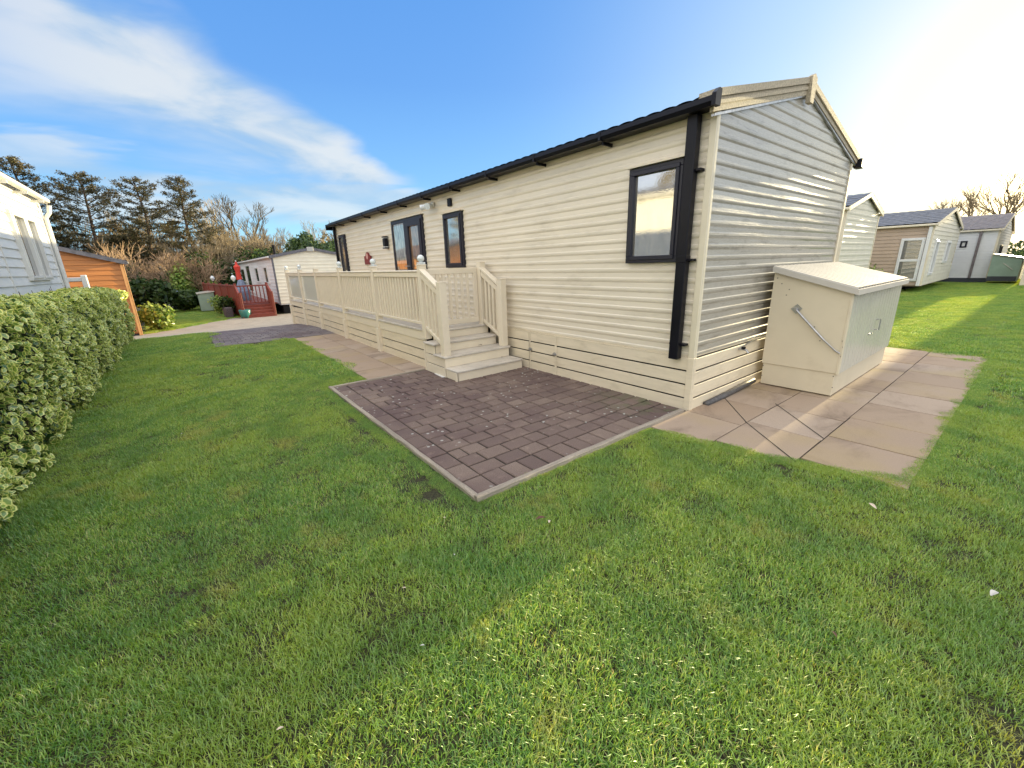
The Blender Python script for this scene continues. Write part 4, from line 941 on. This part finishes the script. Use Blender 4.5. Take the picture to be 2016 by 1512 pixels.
ne = 1400; en = np.stack([np.full(ne, HX0), HYF + (HYB - HYF) * rng.random(ne), rng.random(ne) * HH], 1); en[:, 0] += .08 * vnoise(en, 3.) + .1 * rng.random(ne) ** 2
tp_[:, 2] -= .02
P = np.concatenate([ff, tp_, en]); P[:, 2] = np.maximum(P[:, 2], .03) 
Nn = np.concatenate([np.tile([.05, 1., .55], (nf, 1)), np.tile([0, .35, 1.], (nt, 1)), np.tile([-1., .1, .5], (ne, 1))])
bcv = np.clip(1.05 - np.concatenate([lay, layt, rng.random(ne)]) * 1.05 + rng.normal(0, .22, len(P)), 0, 1)  # leaves deeper in get a darker colour, painting the shade inside the hedge
P[:, 2] += np.array([zg(x) for x in P[:, 0]])
sz = rng.uniform(.035, .08, len(P))
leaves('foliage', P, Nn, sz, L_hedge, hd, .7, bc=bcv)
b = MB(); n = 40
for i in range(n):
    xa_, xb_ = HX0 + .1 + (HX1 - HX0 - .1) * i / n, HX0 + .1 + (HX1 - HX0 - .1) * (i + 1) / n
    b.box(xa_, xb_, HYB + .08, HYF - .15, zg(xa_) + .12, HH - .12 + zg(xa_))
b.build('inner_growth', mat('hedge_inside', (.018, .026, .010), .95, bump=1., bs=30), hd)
b = MB()
for i in range(70):
    x = random.uniform(HX0, HX1); y = random.uniform(HYB, HYF - .1); b.tube([(x, y, zg(x)), (x + random.uniform(-.05, .05), y + .03, .3)], .012, 5)
for i in range(14):
    x = random.uniform(HX0 + 1, HX1 - 1); y = random.uniform(HYB, HYF - .2); b.tube([(x, y, HH - .1), (x + .03, y, HH + random.uniform(.02, .12))], .004, 4)
b.build('stems', M_bark, hd)

def shrub(name, loc, r_, h, n, lsz, mt, label, cat='shrub', group=None, shape='leaf', flat=.9, lobes=7):
    o = thing(name, loc, label, cat, group); lc = []
    for k in range(lobes):
        a = random.uniform(0, 6.28); d = random.uniform(0, .55) * r_; lc.append((loc[0] + d * math.cos(a), loc[1] + d * math.sin(a), loc[2] + h * random.uniform(.3, .72), random.uniform(.4, .62)))
    PP = []; NN = []; BB = []
    for (cx, cy, cz, q) in lc:
        m_ = n // lobes; v = rng.normal(0, 1, (m_, 3)); v /= np.linalg.norm(v, axis=1)[:, None]; dd_ = 1 - rng.random(m_) ** 2 * .45
        p = v * dd_[:, None] * np.array([r_ * q, r_ * q, h * q * .62]); p *= (1 + .25 * vnoise(v * 1.0 + cx, 2.2))[:, None]; p += np.array([cx, cy, cz]); p[:, 2] = np.maximum(p[:, 2], loc[2] + .03)
        PP.append(p); NN.append(v + np.array([0, 0, .4])); BB.append(np.clip(dd_ * 1.2 - .45 + rng.normal(0, .18, m_), 0, 1))
    leaves('foliage', np.concatenate(PP), np.concatenate(NN), rng.uniform(.7, 1.3, sum(len(p) for p in PP)) * lsz, mt, o, .6, shape, np.concatenate(BB))
    q = MB()
    for k in range(6):
        a = k * 1.05; q.tube([(loc[0], loc[1], loc[2]), (loc[0] + .25 * r_ * math.cos(a), loc[1] + .25 * r_ * math.sin(a), loc[2] + h * .35), (loc[0] + .5 * r_ * math.cos(a), loc[1] + .5 * r_ * math.sin(a), loc[2] + h * .7)], [.04 * r_, .03 * r_, .01 * r_], 5)
    q.build('stems', M_bark, o); return o
shrub('shrub', (-18.2, -4.75, -.5), .62, 1.15, 1500, .13, L_bush, 'bright yellow green laurel at the foot of the orange lodge')
shrub('shrub', (-31., -3.7, -.5), .95, 2.6, 2000, .17, L_bush, 'taller rounded yellow green evergreen between the shed and the red veranda')
shrub('shrub', (-31.5, -2.3, -.5), .6, 2.0, 900, .18, L_bush, 'loose light green bush behind the red parasol')
shrub('shrub', (-34, .3, -.5), 1.8, 3.0, 2600, .2, L_darkb, 'dark evergreen bush at the left end of the far white caravan')
shrub('shrub', (-21.6, -2.15, -.35), .55, .8, 500, .12, L_darkb, 'dark spreading plant in the planter by the red veranda', 'plant')
shrub('shrub', (-23.2, -2.5, -.5), .45, 1.0, 500, .1, L_bush, 'small feathery light green plant beside the green storage box', 'plant')
shrub('shrub', (-2.4, 16.9, 0), .75, 1.15, 1200, .08, L_bush, 'low round green shrub against the tan lodge wall')
shrub('shrub', (-40, 1.8, -.5), 1.6, 3.9, 1500, .22, L_bush, 'yellow green tall shrub rising behind the far caravan roof', 'shrub')
for k, (x, y, r_, h) in enumerate([(-27, -5.3, 1.5, 2.0), (-32.5, -7.6, 2.2, 3.0), (-27.5, -3.9, 1.0, 1.3), (-33.5, -4, 1.6, 2.2), (-36, -2, 2.2, 3.2), (-38, 2, 2.6, 4.2)]):
    shrub('shrub', (x, y, -.5), r_, h, 2200, .2, L_darkb, ['low dark bramble bush right of the orange lodge', 'tall dark ivy covered bush directly behind the orange lodge', 'dark ground level bush before the shed', 'dark bush behind the shed roof', 'dark bush above the far green storage box', 'dark bush beside the left gable of the far caravan'][k])

# trees ---------------------------------------------------------------------
def conifer(seed, H, rad, nb, lean=0., flat=.0, gap=.25):
    rr = random.Random(seed); o = thing('conifer_tree', (0, 0, 0), 'x', 'tree')
    q = MB(); tr = [Vector((lean * (i / 8) ** 2 * H + .12 * math.sin(i * 1.3), .1 * math.cos(i * 1.7), H * i / 8)) for i in range(9)]
    q.tube(tr, [.20 * H / 12 * (1 - .88 * i / 8) + .02 for i in range(9)], 8)
    PP = []; NN = []; SS = []; BB = []
    z = H * gap
    def tpt(z_): t = z_ / H * 8; i = min(int(t), 7); return tr[i].lerp(tr[i + 1], t - i)
    for k in range(nb):
        f = (k / nb) ** .92; z = H * (gap + (1 - gap) * f) * .985; prof_ = (1 - f) ** (.62 - flat * .3) * (1 if f > .12 else .5 + f * 4)
        Lb = rad * prof_ * rr.uniform(.55, 1.12) + .25; a = k * 2.399 + rr.uniform(-.5, .5); c = tpt(z); up = rr.uniform(-.05, .28) + .45 * f
        pts = [c + Vector((math.cos(a) * Lb * t, math.sin(a) * Lb * t, Lb * (up * t - .32 * t * t + .28 * t ** 4))) for t in (0, .25, .5, .75, 1)]
        q.tube(pts, [.05 * (1 - f) + .02, .035, .025, .016, .008], 4, False)
        nt_ = int(12 + Lb * 20)
        for j in range(nt_):
            t = .22 + .78 * rr.random() ** .7; i = min(int(t * 4), 3); p = pts[i].lerp(pts[i + 1], t * 4 - i)
            sp_ = Lb * .15 * (1.1 - t) + .08; p = p + Vector((rr.gauss(0, sp_), rr.gauss(0, sp_), rr.gauss(0, .05) - .03))
            for _ in range(5):
                PP.append((p.x + rr.gauss(0, .10), p.y + rr.gauss(0, .10), p.z + rr.gauss(0, .05))); NN.append((rr.gauss(0, .4), rr.gauss(0, .4), 1.)); SS.append(rr.uniform(.12, .27)); BB.append(min(1, max(0, rr.random() * .6 + .4 * t - .1)))
    q.build('trunk', M_bark, o)
    leaves('foliage', np.array(PP), np.array(NN), np.array(SS), L_conif, o, .45, 'tri', np.array(BB)); return o
def put(o, az_d, dist, zb, sc, lbl, grp, rz=0., first=False, cx=(1.97, -3.77)):
    a = R(az_d); loc = (cx[0] + math.sin(a) * dist, cx[1] + math.cos(a) * dist, zb)
    if first: o.location = loc; o.rotation_euler = (0, 0, rz); o.scale = (sc,) * 3; t = o
    else: t = copy_tree(o, loc, rz, sc)
    t['label'] = lbl; t['group'] = grp; return t
GC = 'tall conifers behind the lodges'
ca = conifer(1, 12., 4.2, 62, .01, .6, .32); cb_ = conifer(2, 12., 3.7, 72, -.004, .0, .18); cc = conifer(5, 12., 3.8, 64, .0, .3, .26)
put(ca, -95.6, 43, -1.2, .80, 'broad open crowned conifer with bare lower trunk, above the right end of the white caravan', GC, 1.0, True)
put(cb_, -88.3, 40, -1.2, .785, 'pointed layered conifer, rightmost of the tall ones', GC, .4, True)
put(cc, -91.6, 42, -1.2, .785, 'conifer just left of the pointed rightmost one, with dense twiggy crown', GC, 2.2, True)
put(cb_, -99.3, 43, -1.2, .85, 'conifer partly hidden by the white caravan gutter at the far left edge', GC, 2.6)
put(cc, -93.6, 44, -1.2, .46, 'short greener conifer under the broad open crowned one', GC, 4.)
put(cc, -97.6, 44, -1.2, .46, 'short dark conifer seen between the white caravan and the broad conifer', GC, .7)
def bare(seed, H, mt, spread=.55, nlev=6, trunk=.03, twist=.35, multi=1, tags='tree'):
    rr = random.Random(seed); o = thing('bare_tree', (0, 0, 0), 'x', tags); q = MB(); qt = MB()
    def grow(p, d, L, r_, lv):
        n = 3; pts = [p]; dd_ = d.copy()
        for i in range(n):
            dd_ = (dd_ + Vector((rr.gauss(0, .12), rr.gauss(0, .12), rr.gauss(0, .08) + .04))).normalized(); pts.append(pts[-1] + dd_ * L / n)
        (q if lv < 2 else qt).tube(pts, [max(r_, .011) * (1 - .35 * i / n) for i in range(n + 1)], 5 if lv < 2 else 3, False)
        if lv >= nlev: return
        for k in range(rr.choice((2, 3, 3)) if lv < 4 else 3):
            ax_ = Vector((rr.gauss(0, 1), rr.gauss(0, 1), rr.gauss(0, .5))).normalized()
            nd = (dd_ + ax_ * spread * rr.uniform(.6, 1.25)).normalized(); nd.z = nd.z * .9 + .12; nd.normalize(); at = pts[rr.choice((2, 3, 3))]
            grow(at, nd, L * rr.uniform(.62, .84), r_ * .6, lv + 1)
    for m_ in range(multi):
        a = rr.uniform(0, 6.28); t0 = .12 if multi == 1 else .55
        grow(Vector((.1 * math.cos(a), .1 * math.sin(a), 0)) * (multi > 1), Vector((t0 * math.cos(a), t0 * math.sin(a), 1)).normalized(), H * (.30 if multi == 1 else .26), H * trunk / (1 if multi == 1 else 1.8), 0)
    q.build('trunk', M_bark if multi == 1 else mt, o); qt.build('crown', mt, o); return o
b1 = bare(11, 6, M_twig, .5, 6); b2 = bare(12, 6, M_twigg, .6, 6); b3 = bare(13, 4, M_twigo, .62, 5, .03, multi=5); b4 = bare(14, 5, M_twig, .5, 5, .02, multi=6)
fb = [False] * 4
def pb(i, *a):
    o = (b1, b2, b3, b4)[i]; put(o, *a, first=not fb[i]); fb[i] = True
GB = 'bare winter trees behind the far caravans'
pb(1, -82.0, 46, -.8, 1.5, 'dark forked bare tree standing above the far caravan roof', GB, 0.)
pb(0, -85.2, 54, -.8, 1.75, 'tall thin leaning bare tree right of the pointed conifer', GB, 1.)
lst = [(0, -86.8, 60, 1.25, 'slender pale tree close to the right side of the pointed conifer'), (3, -84.0, 44, 1.45, 'spreading pale bush filling the gap left of the dark forked tree'), (3, -86.2, 42, 1.35, 'pale many stemmed bush below the pointed conifer, above the parasol'),
 (0, -83.4, 58, 1.5, 'thin pale tree rising just left of the dark forked tree'), (3, -80.6, 46, 1.25, 'pale brush right of the dark forked tree, over the far caravan roof'), (0, -79.6, 60, 1.35, 'thin bare tree between the dark forked tree and the cypresses'),
 (3, -79.0, 48, 1.05, 'tan upright brush touching the leftmost cypress'), (0, -76.4, 64, 1.55, 'faint spindly tree behind the middle cypresses'), (0, -74.2, 66, 1.6, 'faint spindly tree rising beside the black gutter end'),
 (1, -90.2, 52, 1.35, 'dark twigged tree between the two rightmost conifers'), (3, -88.6, 40, 1.25, 'pale bush at the foot of the pointed conifer'), (2, -90.8, 36, 1.12, 'orange twigged bush right of the orange lodge'),
 (2, -92.3, 34, 1.25, 'largest orange twigged bush, directly over the end of the orange lodge roof'), (2, -88.7, 34, 1.1, 'small orange twigged bush left of the far caravan'), (3, -92.2, 46, 1.6, 'olive brown bush left of the two rightmost conifers'),
 (3, -94.8, 48, 1.6, 'brown bush under the broad open crowned conifer'), (3, -97.0, 46, 1.45, 'brown bush beside the white downpipe, above the orange lodge'), (1, -93.6, 50, 1.35, 'dark twigged tree over the middle of the orange lodge roof'),
 (3, -77.8, 50, 1.0, 'low tan brush in front of the cypresses'), (1, -87.6, 60, 1.35, 'dark twigged tree behind the pointed conifer trunk'), (3, -85.0, 54, 1.6, 'tall pale brush behind the leaning bare tree'), (3, -82.6, 54, 1.5, 'tall pale brush behind the dark forked tree')]
for k, (i, a_, d_, s_, lb_) in enumerate(lst): pb(i, a_, d_, -.8, s_, lb_, GB, k * 1.3)
pb(0, -5.1, 60, 0., 1.35, 'slender bare tree against the bright sky above the tan lodge roof', GB, .5)
pb(0, -4.0, 64, 0., 1.55, 'taller slender bare tree against the bright sky above the white lodge roof', GB, 2.5)
pb(1, -6.6, 66, 0., 1.2, 'small bare tree low in the sun glare over the ridge of the tan lodge', GB, 3.5)
def cypress(loc, r_, h, lbl):
    o = thing('cypress_tree', loc, lbl, 'tree', 'dark cypresses right of the bare trees'); n = 3200; t = rng.random(n) ** 1.1; a = rng.random(n) * 6.283
    rr_ = r_ * (1 - t) ** .55 * (.75 + .35 * np.sin(a * 3 + t * 9)) * (1 - rng.random(n) ** 2 * .4); P = np.stack([loc[0] + rr_ * np.cos(a), loc[1] + rr_ * np.sin(a), loc[2] + .2 + t * h], 1); P += .18 * rng.normal(0, 1, (n, 3)) * np.array([1, 1, .6])
    leaves('foliage', P, np.stack([np.cos(a), np.sin(a), np.full(n, .5)], 1), rng.uniform(.2, .45, n), L_cypr, o, .4, 'tri'); MB().tube([loc, (loc[0], loc[1], loc[2] + h * .9)], [.15, .03], 6).build('trunk', M_bark, o)
for k, (a_, d_, r_, h) in enumerate([(-78.4, 44, 2.2, 4.6), (-77.2, 42, 2.0, 4.9), (-76.2, 43, 1.8, 4.2), (-75.0, 41, 1.8, 4.0), (-74.0, 42, 2.0, 4.3)]):
    cypress((1.97 + math.sin(R(a_)) * d_, -3.77 + math.cos(R(a_)) * d_, -.6), r_, h, 'dark green cypress, number of five from the left: '.replace('number of five from the left: ', '') + ['leftmost of the row behind the far caravan', 'tallest of the row behind the far caravan', 'in the middle of the row behind the far caravan', 'second from right, next to the black gutter end', 'rightmost, partly hidden by the black gutter end'][k])
# dense scrub mass closing the horizon on the left
n = 26000; a = R(-103) + R(33) * rng.random(n); d = 50 + 22 * rng.random(n); Ht = 4.6 + .9 * np.sin(a * 37) + .7 * np.sin(a * 91 + 1) + (d - 50) * .04; t = rng.random(n) ** 1.3
P = np.stack([1.97 + np.sin(a) * d, -3.77 + np.cos(a) * d, -.8 + Ht * t], 1)
tag(leaves('far_scrub', P, np.tile([1., .3, .6], (n, 1)), rng.uniform(.25, .6, n), L_scrub, None, .9, 'tri'), 'tangled tan winter scrub closing the view behind the far caravans', 'scrub', kind='stuff')
n = 9000; a = R(-108) - R(75) * rng.random(n); d = 24 + 8 * rng.random(n); P = np.stack([1.97 + np.sin(a) * d, -3.77 + np.cos(a) * d, 6.5 * rng.random(n) * (1 + .3 * np.sin(a * 30))], 1)
tag(leaves('tree_belt', P, np.tile([.5, 1., .3], (n, 1)), rng.uniform(.4, .9, n), L_scrub, None, .9, 'tri'), 'belt of winter trees behind the white caravan, seen only as reflections', 'tree belt', kind='stuff')
n = 9000; a = R(-60) + R(75) * rng.random(n); d = 75 + 20 * rng.random(n); P = np.stack([1.97 + np.sin(a) * d, -3.77 + np.cos(a) * d, 3.2 * rng.random(n) * (1 + .3 * np.sin(a * 40))], 1)
tag(leaves('far_hedgerow', P, np.tile([0, -1., .3], (n, 1)), rng.uniform(.4, .9, n), L_darkb, None, .9, 'tri'), 'far dark hedgerow glimpsed beyond the lodges', 'hedgerow', kind='stuff')

# ------------------------------------------------------------------ GRASS (stuff, instanced tufts)
def tuft(seed, rad, nbl, hmin, hmax, wd):
    r2 = np.random.default_rng(seed); a = r2.random(nbl) * 6.283; rr_ = rad * np.sqrt(r2.random(nbl)); bx_ = rr_ * np.cos(a); by = rr_ * np.sin(a)
    h = r2.uniform(hmin, hmax, nbl); th = r2.random(nbl) * 6.283; ln = r2.uniform(.2, 1.5, nbl) * h; w_ = r2.uniform(.6, 1.2, nbl) * wd
    lx, ly = np.cos(th), np.sin(th); px, py = -ly, lx
    rows = []
    for f, ww, lf, hf in ((0, 1, 0, 0), (.5, .85, .32, .62)):
        for s in (-1, 1): rows.append(np.stack([bx_ + lx * ln * lf + px * s * w_ * ww / 2, by + ly * ln * lf + py * s * w_ * ww / 2, h * hf - .004], 1))
    rows.append(np.stack([bx_ + lx * ln, by + ly * ln, h * (1 - .25 * ln / h)], 1))
    V = np.stack(rows, 1).reshape(-1, 3); tri = np.array([(0, 1, 3), (0, 3, 2), (2, 3, 4)]); F = (np.arange(nbl)[:, None, None] * 5 + tri[None]).reshape(-1, 3)
    o = fastmesh('grass_tuft', V, F, M_blade, attrs={'bc': ('POINT', np.repeat(r2.random(nbl), 5))}, link=False); return o
tc_near = bpy.data.collections.new('tuft_source_near'); tc_far = bpy.data.collections.new('tuft_source_far')
for k in range(5): tc_near.objects.link(tuft(k, .155, 700, .010, .032, .0028))
for k in range(4): tc_far.objects.link(tuft(20 + k, .28, 1100, .014, .036, .0055))
def inside(x, y, m_=0.):
    jx = m_ * noise.noise(Vector((x * 4, y * 4, 3)))
    if -3.61 + m_ < x < .04 + m_ and -2.745 + m_ < y < 4: return True        # patio + house
    if 0 <= x < 1.80 and -.85 + .24 * x + max(0, x - 1.45) * .8 < y < 5.1: return True   # slabs
    if -8.34 < x < -3.4 and y > -2.12 + jx * .5: return True
    if -12.62 < x < -8.25 and y > -3.52: return True
    if -11.1 < x < 0 and y > -1.2 and y < 4: return True
    if -17 < x < -12.62: return True
    if -20.4 < x < -16.8 and y > -5.1 + (-16.9 - x) * .8: return True
    if y < HYF - .16 and x < 1.5: return True
    return False
def lawn(name, pts, coll, label=None):
    me = bpy.data.meshes.new(name); me.from_pydata([p[:3] for p in pts], [], []); at = me.attributes.new('sc', 'FLOAT', 'POINT'); at.data.foreach_set('value', np.array([p[3] for p in pts], np.float32))
    me.materials.append(M_blade); o = bpy.data.objects.new(name, me); COL.objects.link(o)
    ng = bpy.data.node_groups.new(name + '_nodes', 'GeometryNodeTree'); ng.interface.new_socket('Geometry', in_out='INPUT', socket_type='NodeSocketGeometry'); ng.interface.new_socket('Geometry', in_out='OUTPUT', socket_type='NodeSocketGeometry')
    N_ = ng.nodes; gi = N_.new('NodeGroupInput'); go = N_.new('NodeGroupOutput'); ip = N_.new('GeometryNodeInstanceOnPoints'); ci = N_.new('GeometryNodeCollectionInfo')
    ci.inputs[0].default_value = coll; ci.inputs[1].default_value = True; ci.inputs[2].default_value = True
    rv_ = N_.new('FunctionNodeRandomValue'); rv_.data_type = 'FLOAT_VECTOR'; rv_.inputs[0].default_value = (-.05, -.05, 0); rv_.inputs[1].default_value = (.05, .05, 6.283)
    ri = N_.new('FunctionNodeRandomValue'); ri.data_type = 'INT'; ri.inputs[4].default_value = 0; ri.inputs[5].default_value = len(coll.objects) - 1
    na = N_.new('GeometryNodeInputNamedAttribute'); na.data_type = 'FLOAT'; na.inputs[0].default_value = 'sc'
    l = ng.links; l.new(gi.outputs[0], ip.inputs['Points']); l.new(ci.outputs[0], ip.inputs['Instance']); ip.inputs['Pick Instance'].default_value = True
    l.new(ri.outputs[2], ip.inputs['Instance Index']); l.new(rv_.outputs[0], ip.inputs['Rotation']); l.new(na.outputs[0], ip.inputs['Scale']); l.new(ip.outputs[0], go.inputs[0])
    md = o.modifiers.new('grass', 'NODES'); md.node_group = ng; return o
CX, CY = 1.97, -3.77
def vis(x, y, lo=-112, hi=6): a = math.degrees(math.atan2(x - CX, y - CY)); return lo < a < hi
near = []; far = []
WORN = [(.21, -3.39, .10), (.42, -3.29, .09), (.56, -3.35, .08), (.45, -3.05, .07), (1.31, -3.04, .05), (1.72, -2.37, .08), (1.3, -3.16, .06), (.87, -2.18, .04), (-.9, -2.68, .14), (-1.5, -2.72, .12), (-.25, -2.75, .16), (1.9, -2.2, .06), (-.3, -3.5, .06)]
def worn(x, y): return any(math.hypot(x - a, y - b_) < r_ * (1 + .4 * noise.noise(Vector((x * 9, y * 9, 2)))) for a, b_, r_ in WORN)
def edge_tufts(poly, inw, amp, out, sc):
    for (p, q) in zip(poly, poly[1:]):
        p, q = Vector(p), Vector(q); L = (q - p).length; d = (q - p) / L; n_ = Vector((-d.y, d.x)) * inw; t = 0.
        while t < L:
            c = p + d * t; k = noise.noise(Vector((c.x * 5, c.y * 5, 7))) * .7 + noise.noise(Vector((c.x * 17, c.y * 17, 1))) * .5
            c = c + n_ * (k * amp) ; out.append((c.x, c.y, zg(c.x) + .008, sc * random.uniform(.75, 1.2))); t += .045
x = -6.
while x < 8:
    y = -5.3
    while y < 4:
        px_, py_ = x + random.uniform(-.07, .07), y + random.uniform(-.07, .07); d = math.hypot(px_ - CX, py_ - CY)
        if d < 6.2 and d > .5 and vis(px_, py_) and not inside(px_, py_, .05):
            nz = noise.noise(Vector((px_ * .9, py_ * .9, 1))); s = max(.84, .98 + .45 * nz)
            if noise.noise(Vector((px_ * 2.3, py_ * 2.3, 9))) > .6: s *= .85
            if worn(px_, py_): near.append((px_, py_, .001, random.uniform(.4, .6))); y += .135; continue
            if inside(px_ - .16, py_, .0) or inside(px_, py_ + .16, .0): s = min(max(s, .85), 1.)
            near.append((px_, py_, zg(px_) + (.001 if px_ < -.2 else .006), s))
        y += .135
    x += .135
edge_tufts([(0, -.74), (.55, -.64), (1.1, -.49), (1.5, -.34), (1.66, -.18), (1.72, .2), (1.70, 1.2), (1.73, 2.4), (1.70, 3.6), (1.71, 5.0)], 1, .09, near, .42)
edge_tufts([(.0, -.76), (1.1, -.51), (1.52, -.36), (1.70, -.2), (1.75, 1.2), (1.75, 5.0)], 1, .05, near, .55)
edge_tufts([(-8.3, -2.07), (-3.55, -2.07)], 1, .07, near, .5)
edge_tufts([(-3.5, -2.60), (-.05, -2.61)], -1, .03, near, .4)
edge_tufts([(.03, -2.6), (.03, -.75)], -1, .03, near, .4)
near.append((1.50, 4.55, .01, .7)); near.append((1.44, 4.6, .01, .5))
x = -36.
while x < 9:
    y = -9.
    while y < 30:
        px_, py_ = x + random.uniform(-.12, .12), y + random.uniform(-.12, .12); d = math.hypot(px_ - CX, py_ - CY)
        if d > 6.0 and vis(px_, py_, -108, 2) and not inside(px_, py_, .05) and (px_ > -17 or py_ < -1.9) and not (px_ < -1 and py_ > 4.5 and py_ < 11):
            far.append((px_, py_, zg(px_) + .001, .95 + .4 * noise.noise(Vector((px_, py_, 1)))))
        y += .26
    x += .26
tag(lawn('lawn_grass', near, tc_near), 'short trampled lawn grass with yellow and bare patches', 'grass', kind='stuff')
tag(lawn('far_lawn_grass', far, tc_far), 'mown grass farther off, beside the road and lodges', 'grass', kind='stuff')
print('TUFTS', len(near), len(far))
# grass growing on the slab seam
for (x, y, s, mt, lb) in [(-2.76, -4.04, .035, M_wh, 'tiny white scrap on the grass near the hedge'), (.04, -2.81, .03, M_pale, 'small pale leaf on the lawn just below the patio corner'),
    (.43, -2.39, .10, M_dryl, 'long dark dry leaf, lying beside a paler one below the patio'), (.48, -2.37, .07, M_pale, 'pale curled leaf beside a long dark one below the patio'), (1.61, -.82, .08, M_pale, 'pale leaf on the grass below the slab corner'),
    (2.11, -1.27, .10, M_wh, 'white torn leaf at the right side of the lawn'), (.74, -3.3, .03, M_wh, 'small bright white scrap in the lawn centre'), (.72, -3.8, .035, M_pale, 'cream bud at the bottom left of the lawn'),
    (.36, -2.93, .02, M_wh, 'tiny white petal beside a bare soil patch'), (.41, -3.23, .035, M_pale, 'yellowish leaf piece among thick grass'), (1.74, -2.02, .05, M_dryl, 'brown dry leaf in the grass at lower right'), (-3.0, -3.1, .03, M_wh, 'tiny pale scrap on the lawn left of the patio'), (-4.4, -2.4, .03, M_wh, 'white petal at the lawn edge by the slab path')]:
    leaf((x, y, .030 + s * .1), s * .6, random.uniform(0, 6), mt, lb)
